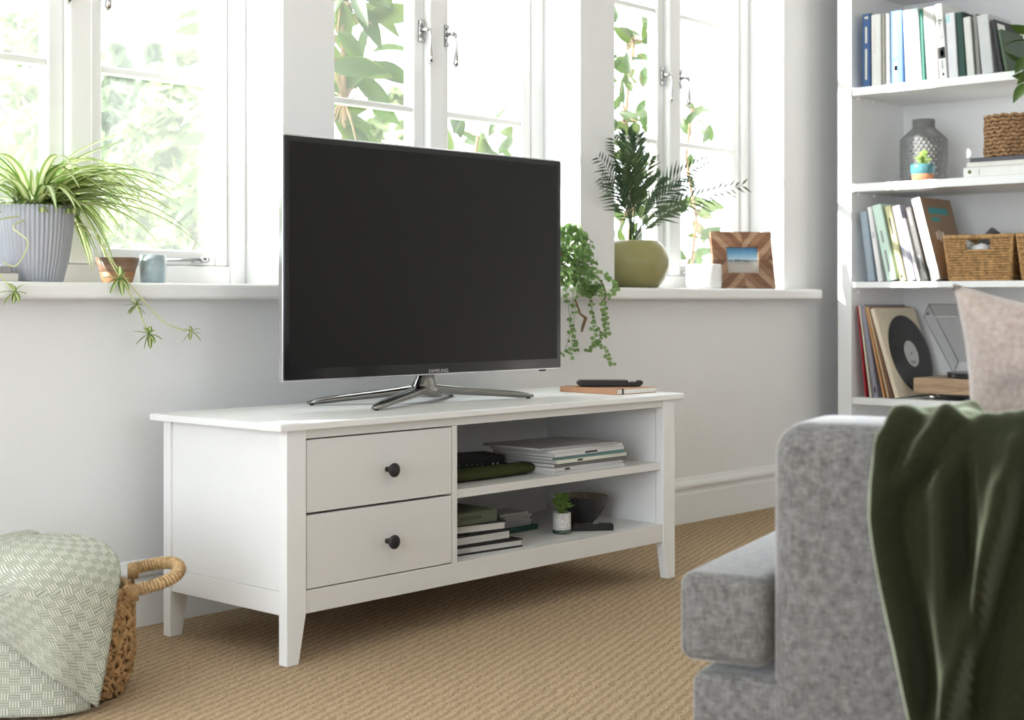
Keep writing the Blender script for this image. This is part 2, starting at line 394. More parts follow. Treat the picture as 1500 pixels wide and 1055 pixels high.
def build_window(n, x0):
    root = bpy.data.objects.new('window_%d' % n, None); COL.objects.link(root); root.location = (x0, 0, 0); struct(root)
    fr = MB(); fr.box(0, .048, .715, .79, SILL1, HEAD); fr.box(.955, OW, .715, .79, SILL1, HEAD)
    fr.box(.048, .955, .715, .79, SILL1, Z0); fr.box(.048, .955, .715, .79, Z1, HEAD)
    obj('window_frame', fr, WHITE, root, bevel=.004)
    obj('mullion', MB().box(.482, .545, .700, .785, Z0, Z1), WHITE, root, bevel=.008, seg=3)
    for k, (a, b) in enumerate(((.048, .482), (.545, .955))):
        st = .040
        sm = MB(); sm.box(a, a+st, .725, .768, Z0, Z1); sm.box(b-st, b, .725, .768, Z0, Z1)
        sm.box(a+st, b-st, .725, .768, Z0, GB); sm.box(a+st, b-st, .725, .768, GT, Z1)
        sash = obj('sash', sm, WHITE, root, bevel=.004)
        zs = [GB] + [q for b_ in ZB for q in (b_-.009, b_+.009)] + [GT]
        for j in range(3): obj('glazing_bar', MB().box(a+st, b-st, .730, .762, zs[2*j+1], zs[2*j+2]), WHITE, sash, bevel=.004)
        for j in (0, 2, 4, 6): obj('pane', MB().box(a+st, b-st, .7445, .7485, zs[j], zs[j+1]), GLASSES[n], sash)
        lever_handle(sash, (b-.018) if k == 0 else (a+.024), 1.535, 1)
    # window stay lying along the bottom rail of the right sash
    sy = MB(); sy.tube([(.57, .712, .852), (.86, .712, .8555)], .0045, 8); sy.tube([(.86, .712, .8555), (.872, .712, .857), (.884, .712, .8555)], [.006, .010, .006], 8)
    sy.box(.842, .880, .712, .728, .848, .856)
    obj('stay', sy, CHROME, root, smooth=True)
    return root
for n, x0 in ((1, OPEN[1]), (2, OPEN[2]), (3, OPEN[3]), (4, OPEN[0])): build_window(n, x0)

# ------------------------------------------------------------------ the garden
LAWN = mat('lawn', (0.38, 0.43, 0.29), 0.95, 0.1, var=0.25, vscale=5, bump=1.0, bscale=40)
def gz(x, y):
    d = math.hypot(x+1.95, y+2.4)
    t = max(0, min(1, (d-5)/8.0)); t = t*t*(3-2*t)
    a = math.atan2(x+1.95, y+2.4)                      # direction seen through the first window
    g = math.exp(-((a-R(28))/R(16))**2)
    return -0.35 + 1.75*t*g
vs_, fs_ = [], []
NX, NY = 50, 40
for j in range(NY+1):
    for i in range(NX+1):
        x = -14 + 44*i/NX; y = 0.82 + 36*j/NY
        vs_.append((x, y, gz(x, y)))
for j in range(NY):
    for i in range(NX): fs_.append((j*(NX+1)+i, j*(NX+1)+i+1, (j+1)*(NX+1)+i+1, (j+1)*(NX+1)+i))
lawn = obj('lawn', mesh('lawn', vs_, fs_, None, True), LAWN); struct(lawn)

TL = [mat('pale_leaf', (0.30, 0.36, 0.18), 0.7, 0.2, var=0.25, vscale=3, trans=0.5, transcol=(0.36, 0.42, 0.20)),
      mat('mid_leaf', (0.20, 0.27, 0.12), 0.7, 0.2, var=0.25, vscale=3, trans=0.45, transcol=(0.38, 0.50, 0.18)),
      mat('conifer_leaf', (0.13, 0.18, 0.10), 0.8, 0.2, var=0.25, vscale=3, trans=0.4, transcol=(0.19, 0.25, 0.12))]
BARK = mat('bark', (0.20, 0.15, 0.11), 0.9, 0.1, var=0.3, vscale=20, bump=0.6, bscale=40)
def tree(name, label, u, dist, vtop, rw, kind, m, seed, nleaf=2600, low=0.05):
    rng = random.Random(seed)
    d = ray(u, 300); d.z = 0; p = CAM + d*dist; z0 = gz(p.x, p.y)
    ztop = CAM.z + (CY_PX-vtop)/F_PX*dist; h = ztop-z0
    t = thing(name, label, 'tree', (p.x, p.y, z0), group=None)
    tr = MB(); hh = h*(0.95 if kind == 'conifer' else .6)
    tr.tube([(0, 0, -.1), (0.02*h, 0, hh*.5), (0, .02*h, hh)], [h*.028, h*.02, h*.006], 8)
    if kind != 'conifer':
        for k in range(6):
            a = rng.uniform(0, 2*pi); z = h*rng.uniform(.2, .5)
            tr.tube([(0, 0, z), (cos(a)*rw*.4, sin(a)*rw*.4, z+h*.15), (cos(a)*rw*.75, sin(a)*rw*.75, z+h*.25)], [h*.012, h*.009, h*.003], 6)
    obj('trunk', tr, BARK, t, smooth=True)
    cl = []
    if kind == 'conifer':
        for k in range(70):
            q = rng.random()**.8; r = rw*(1-q)*rng.uniform(.3, 1); a = rng.uniform(0, 2*pi)
            cl.append((Vector((r*cos(a), r*sin(a), h*(low+(1-low)*q))), .10*h*(1.1-q)))
    else:
        for k in range(60):
            a = rng.uniform(0, 2*pi); q = rng.uniform(-1, 1); rr = math.sqrt(1-q*q)*rng.uniform(.45, 1)
            cl.append((Vector((rw*rr*cos(a), rw*rr*sin(a), h*(low+(1-low)*(.5+.5*q*rng.uniform(.8, .97))))), rng.uniform(.10, .2)*rw))
    v = []; f = []
    for k in range(nleaf):
        c, r = cl[rng.randrange(len(cl))]
        q = c + Vector((rng.gauss(0, 1), rng.gauss(0, 1), rng.gauss(0, .8)))*r*.55
        sz = dist*rng.uniform(.0045, .0095)
        a = Vector((rng.gauss(0, 1), rng.gauss(0, 1), rng.gauss(0, 1))).normalized(); b = a.orthogonal().normalized()*sz*.5; a = a*sz
        o = len(v); v += [q-a, q+b, q+a, q-b]; f.append((o, o+1, o+2, o+3))
    stuff(obj('crown', mesh('crown', v, f), m, t))
tree('conifer', 'pointed conifer farthest left above the glazing bar of the left window', 172, 15, 66, .9, 'conifer', TL[2], 1, 2600)
tree('conifer', 'pointed conifer second from left beyond the left window', 224, 19, 72, .9, 'conifer', TL[2], 2, 2600)
tree('garden_tree', 'dark shaded bushy tree low beyond the left window mullion', 168, 10.5, 118, .42, 'bush', TL[2], 3, 2800)
tree('garden_tree', 'large pale sunlit bushy tree filling the left window', 262, 8.6, 112, .50, 'bush', TL[0], 4, 5200)
tree('garden_tree', 'loose pale tree rising at the right edge of the left window', 300, 12.6, 55, .55, 'bush', TL[0], 5, 3000)
tree('garden_tree', 'faint pale tree in the far left pane', 30, 12.6, 20, .8, 'bush', TL[0], 6, 3600)
tree('garden_tree', 'low pale shrub below the large bushy tree beyond the left window', 205, 7.2, 285, .26, 'bush', TL[0], 7, 1800)
tree('garden_tree', 'light green bush at the foot of the far left pane', 70, 9.4, 170, .5, 'bush', TL[1], 8, 2600)
tree('garden_tree', 'thin pale treetop beyond the middle window behind the broad leaved climber', 585, 13, 120, .5, 'bush', TL[0], 9, 1400)

# climbers growing up outside the glass: every leaf is its own piece
def leaf_mesh(name, ln, wd, fold=.25, droop=.25, n=6):
    v = []; f = []
    for i in range(n+1):
        t = i/n; w = wd*.5*(sin(pi*min(1, t*1.02))**.8)*(1-.25*t) + .0008
        z = -droop*ln*t*t
        v += [(-w, ln*t, z+fold*w), (0, ln*t, z), (w, ln*t, z+fold*w)]
    for i in range(n):
        for k in (0, 1): f.append((i*3+k, i*3+k+1, (i+1)*3+k+1, (i+1)*3+k))
    return mesh(name, v, f, None, True)
CL = [mat('climber_leaf_%d' % i, c, .35, .5, var=.12, vscale=8, trans=.55, transcol=tc) for i, (c, tc) in enumerate((
      ((.045, .085, .018), (.065, .12, .012)), ((.03, .062, .015), (.045, .088, .010)), ((.06, .10, .02), (.095, .14, .016))))]
STEM = mat('stem_brown', (.23, .15, .09), .8, .2, var=.2)
STEMG = mat('stem_green', (.36, .46, .20), .6, .3, var=.1)
CAMR = Vector((CN, -SN, 0)); CAMB = Vector((-SN, -CN, 0))
def leaf_rot(ang, rng, tilt=.55):
    """leaf axis at this angle in the upright plane, blade loosely facing the room"""
    d = (CAMR*cos(ang)+Vector((0, 0, 1))*sin(ang)+CAMB*rng.uniform(-tilt, tilt)).normalized()
    n = (CAMB+Vector((rng.gauss(0, tilt), rng.gauss(0, tilt), rng.gauss(.25, tilt))))
    n = (n-d*n.dot(d)).normalized(); x = d.cross(n)
    return Matrix((x, d, n)).transposed().to_euler()
def climber(label, stem_pts, leaves, ln, wd, seed, rad=.006):
    """leaves: list of pixel (u, v); depth follows the stem with scatter"""
    rng = random.Random(seed)
    P = [onY(u, v, y) for (u, v, y) in stem_pts]
    base = Vector((P[0].x, P[0].y, gz(P[0].x, P[0].y)))
    t = thing('climbing_shrub', label, 'shrub', base)
    pts = [Vector((0, 0, -.02))] + [p-base for p in P]
    obj('stem', MB().tube(pts, [rad*1.6]+[rad]*len(P), 6), STEM, t, smooth=True)
    meshes = []
    for k in range(3):
        for m in CL:
            me = leaf_mesh('leaf', ln, wd*(1+.12*(k-1)), .25+.2*k, .15+.15*k); me.materials.append(m); meshes.append(me)
    twig = MB()
    for (u, v, sc, ang) in leaves:
        y = stem_pts[0][2] + rng.uniform(-.10, .12)
        q = onY(u, v, y) - base
        # nearest stem point
        c = min(pts[1:], key=lambda s: (s-q).length)
        twig.tube([c, (c+q)/2+Vector((0, 0, .01)), q], rad*.35, 4)
        o = obj('leaf', rng.choice(meshes), None, t, loc=q)
        o.rotation_euler = leaf_rot(R(ang)+rng.uniform(-.35, .35), rng)
        o.scale = (sc,)*3
    obj('twigs', twig, STEM, t, smooth=True)
rng = random.Random(11)
lv = [(rng.uniform(478, 545), 8+k*6.2+rng.uniform(-14, 14), rng.uniform(.75, 1.2), rng.choice((-15, -30, -60, -100, -150, 10, 30, -45))) for k in range(-9, 34)]
climber('broad leaved green climber hanging outside the left side of the middle window', [(492, 520, 1.05), (500, 300, 1.05), (505, 150, 1.05), (500, 0, 1.05), (498, -120, 1.05)], lv, .165, .068, 21, .008)
lv = [(rng.uniform(660, 735), rng.uniform(192, 260), rng.uniform(.6, 1.0), rng.choice((-20, 160, 70, 40, -30, 120))) for k in range(15)]
climber('low leafy climber top showing just above the television', [(700, 560, 1.0), (690, 330, 1.0), (695, 240, 1.0), (700, 200, 1.0)], lv, .13, .05, 22)
lv = [(rng.uniform(895, 946), 26+k*7.4+rng.uniform(-10, 10), rng.uniform(.7, 1.15), rng.uniform(-180, 180)) for k in range(50)] + [(rng.uniform(895, 946), rng.uniform(60, 350), rng.uniform(.7, 1.1), rng.uniform(-180, 180)) for k in range(25)]
climber('leafy climber outside the left pane of the right window behind the palm', [(905, 560, 1.0), (918, 400, 1.0), (925, 300, 1.0), (915, 180, 1.0), (928, 60, 1.0)], lv, .085, .042, 23)
lv = [(rng.uniform(1000, 1045), rng.uniform(290, 410), rng.uniform(.7, 1.2), rng.uniform(-180, 180)) for k in range(20)] + \
     [(rng.uniform(1000, 1050), rng.uniform(150, 200), rng.uniform(.7, 1.1), rng.uniform(-140, 140)) for k in range(9)] + [(1006, 255, .8, -60), (1012, 225, .7, -90)]
climber('leafy climber outside the right window beside the wooden photo frame', [(1004, 560, 1.0), (1012, 400, 1.0), (1020, 320, 1.0), (1005, 230, 1.0), (1014, 160, 1.0)], lv, .085, .042, 24)
lv = [(rng.uniform(306, 318), v, rng.uniform(.8, 1.1), -155) for v in (15, 40, 132, 150, 200, 240, 290)]
climber('few blurred climber leaves at the right edge of the left window', [(322, 560, 1.25), (322, 300, 1.25), (320, 100, 1.25), (322, -40, 1.25)], lv, .13, .045, 25)

# ------------------------------------------------------------------ TV stand
SW, SD, SH = 1.3455, 0.435, 0.5
ts = thing('tv_stand', 'low white wooden television stand with two drawers and open shelves', 'tv stand', (0, 0, 0))
obj('tabletop', MB().box(-.0265, SW+.0265, -.0125, .450, .4845, SH), STAND, ts, bevel=.0025)
def leg(xo, xi, y0, y1):
    """outer face upright, inner face tapering below the apron"""
    d = .020 if xi > xo else -.020
    m = MB().prism([(xo, 0), (xi-d, 0), (xi, .105), (xi, .4845), (xo, .4845)], y0, y1, 'y')
    bm = bmesh.new(); me = m.mesh('leg'); bm.from_mesh(me); bmesh.ops.recalc_face_normals(bm, faces=bm.faces); bm.to_mesh(me); bm.free()
    return obj('leg', me, STAND, ts, bevel=.0015)
leg(0, .052, 0, .026); leg(SW, SW-.052, 0, .026); leg(0, .052, SD-.026, SD); leg(SW, SW-.052, SD-.026, SD)
for xs in (.004, SW-.020):
    obj('side_panel', MB().box(xs+.003, xs+.013, .026, SD-.026, .1505, .4845), STAND, ts, bevel=.001)
    obj('side_rail', MB().box(xs, xs+.016, .026, SD-.026, .1015, .1500), STAND, ts, bevel=.0015)
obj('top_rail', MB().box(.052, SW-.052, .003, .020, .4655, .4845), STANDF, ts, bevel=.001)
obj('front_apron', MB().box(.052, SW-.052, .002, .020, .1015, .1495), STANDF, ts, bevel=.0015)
obj('bottom_panel', MB().box(.0175, SW-.0175, .0205, SD-.026, .134, .1495), STAND, ts)
obj('back_panel', MB().box(.052, SW-.052, SD-.020, SD-.010, .1015, .4845), STAND, ts)
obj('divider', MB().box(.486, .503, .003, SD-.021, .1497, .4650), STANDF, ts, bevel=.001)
obj('inner_side_panel', MB().box(SW-.0535, SW-.0395, .0265, SD-.0265, .1497, .4840), STAND, ts)
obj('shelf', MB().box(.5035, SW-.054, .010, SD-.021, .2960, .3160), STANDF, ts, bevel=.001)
KN = MB().lathe([(.006, 0), (.006, .012), (.0075, .016), (.0135, .019), (.0155, .023), (.0155, .026), (.012, .0295), (.005, .031), (0.0005, .0312)], 24)
for (z0, z1, kz) in ((.3105, .4625, .383), (.1520, .3055, .226)):
    dm = MB().box(.0545, .4835, .002, .020, z0, z1); dm.box(.062, .476, .020, .38, z0+.004, z1-.03)
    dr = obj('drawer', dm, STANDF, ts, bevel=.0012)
    obj('knob', KN.mesh('knob'), MBLACK, dr, loc=(.2815, .002, kz), rot=(pi/2, 0, 0), smooth=True)
for (x, y) in ((.86, .08), (1.245, .10)):
    obj('screw', MB().lathe([(.006, 0), (.006, .006), (.002, .009)], 10), MBLACK, ts, loc=(x, y, .4845), rot=(pi, 0, 0))

# ------------------------------------------------------------------ television
TVW, TVH = .920, .558
tv = thing('television', 'black flat screen television on a chrome star base standing on the white stand', 'television', (.630, .211, SH), -R(2.2))
def rrect(w, h, r, n=5, cx=0, cz=0):
    pts = []
    for (sx, sz, a0) in ((1, 1, 0), (-1, 1, pi/2), (-1, -1, pi), (1, -1, 3*pi/2)):
        for k in range(n+1):
            a = a0 + pi/2*k/n; pts.append((cx+sx*(w/2-r)+r*cos(a), cz+sz*(h/2-r)+r*sin(a)))
    return pts
zc = .070+TVH/2
SCR, ntS, pS = nodes_of('dark_screen')
pS.inputs['Base Color'].default_value = (.006, .006, .0062, 1); pS.inputs['Roughness'].default_value = .30; pS.inputs['Specular IOR Level'].default_value = .25
BEZ = mat('gloss_black_bezel', (.006, .006, .007), .12, .5)
SILV = mat('silver_trim', (.62, .62, .64), .22, .5, metal=1)
obj('housing', MB().prism(rrect(TVW-.030, TVH-.030, .006, 4, 0, zc), .012, .030, 'y').prism(rrect(TVW*.7, TVH*.7, .03, 4, 0, zc-.03), .030, .056, 'y'), BLACK, tv, bevel=.002)
obj('silver_frame', MB().prism(rrect(TVW, TVH, .007, 4, 0, zc), -.004, .012, 'y'), SILV, tv, bevel=.002)
obj('bezel', MB().prism(rrect(TVW-.007, TVH-.007, .005, 4, 0, zc), -.0065, -.0035, 'y'), BEZ, tv, bevel=.001)
obj('screen', MB().prism(rrect(TVW-.036, TVH-.044, .001, 1, 0, zc+.006), -.0072, -.006, 'y'), SCR, tv)
MX = Matrix.Rotation(pi/2, 4, 'X')
lettering('SAMSUNG', .0125, SILV, tv, Matrix.Translation((0.012, -.0068, .0795)) @ MX, 1.15)
obj('sensor', MB().box(.385, .402, -.004, .008, .066, .070), BLACK, tv, bevel=.001)
neck = MB().tube([(0, .030, .095), (0, .028, .06), (-.005, .025, .040), (-.008, .022, .020)], [.026, .028, .038, .050], 16, flat=.7, up=(0, 1, 0))
obj('neck', neck, DCHROME, tv, smooth=True)
inv = Matrix.Rotation(R(2.2), 4, 'Z')
for (u, v, hump) in ((450, 594, .030), (548, 602, .030), (780, 583.5, .034), (662, 580, .03)):
    p = onZ(u, v, SH) - Vector((.630, .211, SH)); p = inv @ p
    c = Vector((-.005, .028, .038)); e = Vector((p.x, p.y, .0062))
    m1 = c.lerp(e, .25) + Vector((0, 0, -.004)); m2 = c.lerp(e, .7) + Vector((0, 0, .003))
    pts = bez3(c, m1, m2, e, 14)
    rd = [.0270-.0120*(i/14)**.7 for i in range(15)]; rd[-1] = .007; rd[-2] = .0125
    obj('foot', MB().tube(pts, rd, 12, flat=.52, up=(0, 0, 1)), DCHROME, tv, smooth=True)
    obj('foot_pad', MB().lathe([(.005, 0), (.006, .003)], 10), BLACK, tv, loc=(e.x*.96+c.x*.04, e.y*.96+c.y*.04, 0))

# ------------------------------------------------------------------ books
def cmat(name, c, rough=.55, spec=.35): return mat('cover_'+name, c, rough, spec, var=.04, vscale=30)
def book(label, d, t, h, cover, loc, rot=(0, 0, 0), pages=PAPER, board=.0022, group=None, soft=False, name='book'):
    """spine faces -x, thickness along +y from 0, height along +z"""
    b = thing(name, label, 'magazine' if name == 'magazine' else 'book', loc, group=group, rot=rot)
    c = MB(); c.box(0, d, 0, board, 0, h); c.box(0, d, t-board, t, 0, h); c.box(0, board, board, t-board, 0, h)
    obj('cover', c, cover, b, bevel=min(.0012, t*.12), seg=1)
    q = .0005 if soft else .003
    obj('pages', MB().box(board+.0002, d-q, board+.0001, t-board-.0001, q, h-q), pages, b)
    return b
SPM = lambda t, x=-.0002: Matrix(((0, 0, -1, x), (-1, 0, 0, t/2), (0, 1, 0, 0), (0, 0, 0, 1)))
def spine_text(b, s, size, t, z, m, sx=1.0):
    """reads from top to bottom on the spine (face x = 0)"""
    M = Matrix.Translation((-.0004, t/2, z)) @ Matrix(((0, 0, -1, 0), (0, 1, 0, 0), (1, 0, 0, 0), (0, 0, 0, 1))) @ Matrix.Rotation(pi, 4, 'Z')
    lettering(s, size, m, b, M, sx)
# flat stack in the lower compartment (pages face the room)
ink = mat('ink', (.02, .02, .02), .7); inkw = mat('white_print', (.8, .8, .8), .6); inkr = mat('grey_print', (.35, .35, .36), .6)
kb = cmat('black', (.014, .014, .015)); kg = cmat('moss', (.085, .105, .07)); kred = cmat('red', (.45, .03, .03))
ZBOT = .1497
def flat(label, cx, cy, z, d, t, h, cover, rz, pages=PAPERG, **k):
    """lying flat; spine side at local -x, length h along local y; centred on (cx, cy)"""
    off = Matrix.Rotation(rz, 3, 'Z') @ Vector((-d/2, h/2, 0))
    return book(label, d, t, h, cover, (cx+off.x, cy+off.y, z), (pi/2, 0, rz), pages, **k)
z = ZBOT
a4 = R(90)-R(6)
flat('black hardback lowest in the four book pile in the stand', .668, .125, z, .155, .021, .215, kb, a4+pi, board=.0042); z += .0212
flat('black and red spined hardback second from the bottom of the four book pile', .632, .128, z, .16, .027, .205, kb, a4+pi+R(3), board=.0048); z += .0272
flat('black hardback third from the bottom just under the green book', .618, .125, z, .15, .024, .20, kb, a4+pi-R(4), board=.0042); z += .0242
g = flat('moss green hardback lettered WEATHER on top of the pile in the stand', .598, .123, z, .15, .029, .175, kg, R(90)-R(2), board=.003)
lettering('WEATHER', .013, ink, g, Matrix.Translation((-.0004, .0145, .0875)) @ Matrix(((0, 0, -1, 0), (0, 1, 0, 0), (1, 0, 0, 0), (0, 0, 0, 1))), 1.2)
z = ZBOT
kdg = cmat('bottle_green', (.01, .075, .045), .35)
flat('small bottle green book under thin booklets behind the book pile', .945, .245, z, .10, .013, .12, kdg, R(90)); z += .0132
for i, (dx, l) in enumerate(((.0, 'lowest thin grey booklet on the small green book'), (.004, 'second thin grey booklet on the small green book'), (-.006, 'third thin grey booklet on the small green book'), (.003, 'fourth thin grey booklet on the small green book'), (-.01, 'topmost thin grey booklet on the small green book'))):
    flat(l, .935+dx, .248, z, .085, .0072, .105, cmat('grey%d' % i, (.30+.03*i, .30+.03*i, .31+.02*i)), R(90)+R(3*dx*100), board=.0008, soft=True, name='magazine', group='thin booklets on the small green book'); z += .0074
# magazines on the middle shelf
z = .3162
cols = [(.62, .62, .62), (.55, .55, .58), (.12, .12, .12), (.70, .70, .62), (.10, .20, .20), (.66, .66, .67), (.60, .61, .62), (.36, .36, .37)]
pl = ['lowest magazine of the pile on the middle shelf', 'second magazine from the bottom of the shelf pile', 'third magazine from the bottom of the shelf pile', 'fourth magazine from the bottom of the shelf pile',
      'fifth magazine from the bottom of the shelf pile', 'sixth magazine from the bottom of the shelf pile', 'seventh magazine of the pile just under the topmost', 'topmost grey magazine jutting left off the pile']
for i in range(8):
    t = (.0075, .010, .0085, .0095, .0075, .0095, .0085, .006)[i]
    dx = (.0, -.004, .006, .010, .002, .0, -.008, -.035)[i]
    b = flat(pl[i], 1.015+dx, .132, z, .21, t, .285, cmat('mag%d' % i, cols[i], .35), R(90)+R((0, 1.5, -1, .8, -1.5, 1, .5, -4)[i]), pages=PAPERG, board=.0008, soft=True, name='magazine', group='magazines piled on the middle shelf')
    if i in (1, 3, 5):
        obj('print', MB().box(-.0004, .0002, t*.25, t*.75, .02+.02*i, .02+.02*i+(.05 if i == 5 else .02)), ink, b)
    z += t+.0002

# ------------------------------------------------------------------ small things in and on the stand
t = thing('notebook', 'tan leather notebook lying on the right end of the white stand', 'notebook', (1.18, .07, SH), -R(3))
TAN = mat('tan_leather', (.50, .27, .155), .55, .35, var=.05, vscale=40, bump=.15, bscale=300)
c = MB(); c.box(0, .165, 0, .21, .0002, .0022); c.box(0, .165, 0, .21, .0135, .0155); c.box(0, .002, 0, .21, .0022, .0135)
obj('cover', c, TAN, t, bevel=.0008)
obj('pages', MB().box(.0021, .163, .001, .209, .0023, .0134), PAPER, t)
obj('elastic_band', MB().box(.0215, .0275, -.0008, .2108, -.0000, .0163), BLACK, t)
t = thing('remote_control', 'black remote control lying on the tan notebook', 'remote', (1.262, .163, SH+.0166), -R(47))
obj('body', MB().prism([(-.088, .007), (-.080, .001), (.082, .001), (.092, .006), (.093, .014), (.088, .017), (-.080, .0185), (-.090, .0125)], -.021, .021, 'y'), BLACK, t, bevel=.003, seg=3)
obj('button_panel', MB().box(-.075, .045, -.015, .015, .0170, .0188), mat('grey_panel', (.12, .12, .125), .35), t, bevel=.0005)
obj('silver_trim', MB().box(.052, .074, -.0215, .0215, .0120, .0176), SILV, t, bevel=.001)
t = thing('router', 'black router box with white indicator lights on the middle shelf', 'router', (.795, .262, .3162), -R(21))
obj('body', MB().box(-.10, .085, -.055, .055, .0, .042), MBLACK, t, bevel=.003)
obj('front_panel', MB().box(-.098, .083, -.0558, -.0548, .004, .038), BLACK, t)
LED = mat('led_white', (.75, .75, .75), .4)
for x, r in [(-.07+.014*k, .0011) for k in range(3)] + [(-.02+.0145*k, .0011) for k in range(4)] + [(.053, .0026), (.066, .0026)]:
    obj('indicator', MB().lathe([(r, 0), (r, .0008)], 8), LED, t, loc=(x, -.0556, .021), rot=(pi/2, 0, 0))
OLIVE = mat('olive_cloth', (.040, .048, .012), .8, .25, var=.15, vscale=40, bump=.3, bscale=300)
t = tag(obj('rolled_pouch', MB().tube(bez((.545, .105, .3318), (.72, .098, .3325), (.888, .112, .3316), 16), [.006, .024, .030]+[.031]*11+[.030, .024, .005], 16, flat=.5, up=(0, 0, 1)), OLIVE, smooth=True),
        'dark olive rolled cloth pouch lying in front of the router', 'pouch')

GREENS = [mat('succulent_%d' % i, c, .45, .4, var=.15, vscale=60, trans=.25, transcol=mul(c, 1.6)) for i, c in enumerate(((.16, .27, .055), (.24, .36, .07), (.36, .50, .14)))]
def rosette(mb, c, rad, n, rng, up=.6):
    for k in range(n):
        a = 2.4*k; q = (k+1)/n; el = (1-q)*1.2+.12
        d = Vector((cos(a)*cos(el), sin(a)*cos(el), sin(el))); L = rad*(.5+.5*q)
        p = [Vector(c)+d*(L*s)+Vector((0, 0, .25*L*s*s)) for s in (.05, .35, .75, 1.0)]
        mb.tube(p, [L*.12, L*.24, L*.22, L*.02], 6, flat=.5)
t = thing('potted_succulent', 'small green succulent in a speckled white glass pot on the lower shelf', 'plant', (.993, .104, ZBOT))
obj('pot', MB().lathe([(.0215, .009), (.0235, .012), (.0235, .054), (.021, .054), (.021, .045)], 28), mat('speckled_white', (.62, .61, .58), .6, .3, var=.35, vscale=260), t, smooth=True)
obj('base', MB().lathe([(.0225, 0), (.0245, .002), (.0245, .0085), (.022, .0088)], 28), mat('green_glass', (.06, .085, .07), .15, .5), t, smooth=True)
obj('soil', MB().lathe([(.0205, .040), (.0205, .046)], 20), SOIL, t)
rng = random.Random(5); mb = MB()
for (x, y, z, r) in ((-.012, -.006, .060, .013), (.010, -.008, .062, .013), (0, .008, .066, .014), (-.013, .003, .075, .013), (.012, .004, .076, .013), (-.012, -.002, .089, .012), (.011, .0, .088, .011), (-.004, -.010, .070, .012), (.003, .002, .08, .012)):
    mb.tube([(x*.6, y*.6, .046), (x, y, z)], .002, 5); rosette(mb, (x*1.15, y*1.15, z+.004), r*1.55, 12, rng)
stuff(obj('foliage', mb, GREENS[0], t, smooth=True))
t = thing('bowl', 'dark stoneware bowl with pale speckled rim on the lower shelf', 'bowl', (1.145, .165, ZBOT))
obj('body', MB().lathe([(.026, 0), (.030, .003), (.043, .016), (.060, .042), (.0700, .076), (.0695, .0785), (.0665, .078), (.057, .045), (.040, .02), (.005, .010)], 40), mat('charcoal_glaze', (.022, .022, .024), .5, .4, var=.2, vscale=60), t, smooth=True)
obj('glazed_lining', MB().lathe([(.0695, .0786), (.0660, .0788), (.0565, .0462), (.0395, .0212), (.004, .0112)], 40, cap=False), mat('speckled_glaze', (.34, .29, .22), .5, .4, var=.5, vscale=160), t, smooth=True)
t = thing('remote_control', 'slim black remote control lying in front of the dark bowl', 'remote', (1.087, .076, ZBOT+.0002), -R(41))
obj('body', MB().box(-.058, .052, -.017, .017, 0, .017), BLACK, t, bevel=.003, seg=3)
for i, x in enumerate((-.045, -.02, -.012, .002, .010)):
    obj('button', MB().lathe([(.0028, 0), (.0026, .0014)], 10), inkr if i < 3 else LED, t, loc=(x, 0, .0168))

# ------------------------------------------------------------------ things on the window sill
def pot_ribs(a, z): return 1+.045*(abs(sin(26*a))**.8)
SX = SILL1
sp = thing('spider_plant', 'variegated spider plant in a grey ribbed pot on the window sill', 'plant', (-.224, .600, SX))
GREYP = mat('ribbed_grey_ceramic', (.40, .41, .455), .5, .4, var=.04, vscale=20)
obj('pot', MB().lathe([(.056, 0), (.060, .003), (.073, .06), (.080, .11), (.0825, .15), (.0820, .168), (.076, .168), (.074, .140)], 260, rfun=lambda a, z: pot_ribs(a, z)), GREYP, sp, smooth=True)
obj('soil', MB().lathe([(.073, .136), (.073, .148)], 24), SOIL, sp)
def stripe_mat(name, edge, mid):
    m, nt, p = nodes_of(name); L = nt.links
    uv = nt.nodes.new('ShaderNodeUVMap'); uv.uv_map = 'UVMap'
    sep = nt.nodes.new('ShaderNodeSeparateXYZ'); L.new(uv.outputs[0], sep.inputs[0])
    cr = nt.nodes.new('ShaderNodeValToRGB'); e = cr.color_ramp.elements
    e[0].position = 0.0; e[0].color = (*edge, 1); e[1].position = 1.0; e[1].color = (*edge, 1)
    for pos, c in ((.24, edge), (.32, mid), (.68, mid), (.76, edge)):
        x = e.new(pos); x.color = (*c, 1)
    n = nt.nodes.new('ShaderNodeTexNoise'); n.inputs['Scale'].default_value = 40; L.new(uv.outputs[0], n.inputs['Vector'])
    L.new(sep.outputs[0], cr.inputs[0]); L.new(cr.outputs[0], p.inputs['Base Color'])
    p.inputs['Roughness'].default_value = .4
    tr = nt.nodes.new('ShaderNodeBsdfTranslucent'); L.new(cr.outputs[0], tr.inputs[0])
    mx = nt.nodes.new('ShaderNodeMixShader'); mx.inputs[0].default_value = .45
    L.new(p.outputs[0], mx.inputs[1]); L.new(tr.outputs[0], mx.inputs[2]); L.new(mx.outputs[0], nt.nodes['Material Output'].inputs['Surface'])
    return m
SPM_ = stripe_mat('spider_leaf', (.30, .42, .11), (.80, .82, .52))
SPD = stripe_mat('spider_leaf_dark', (.15, .27, .06), (.70, .75, .40))
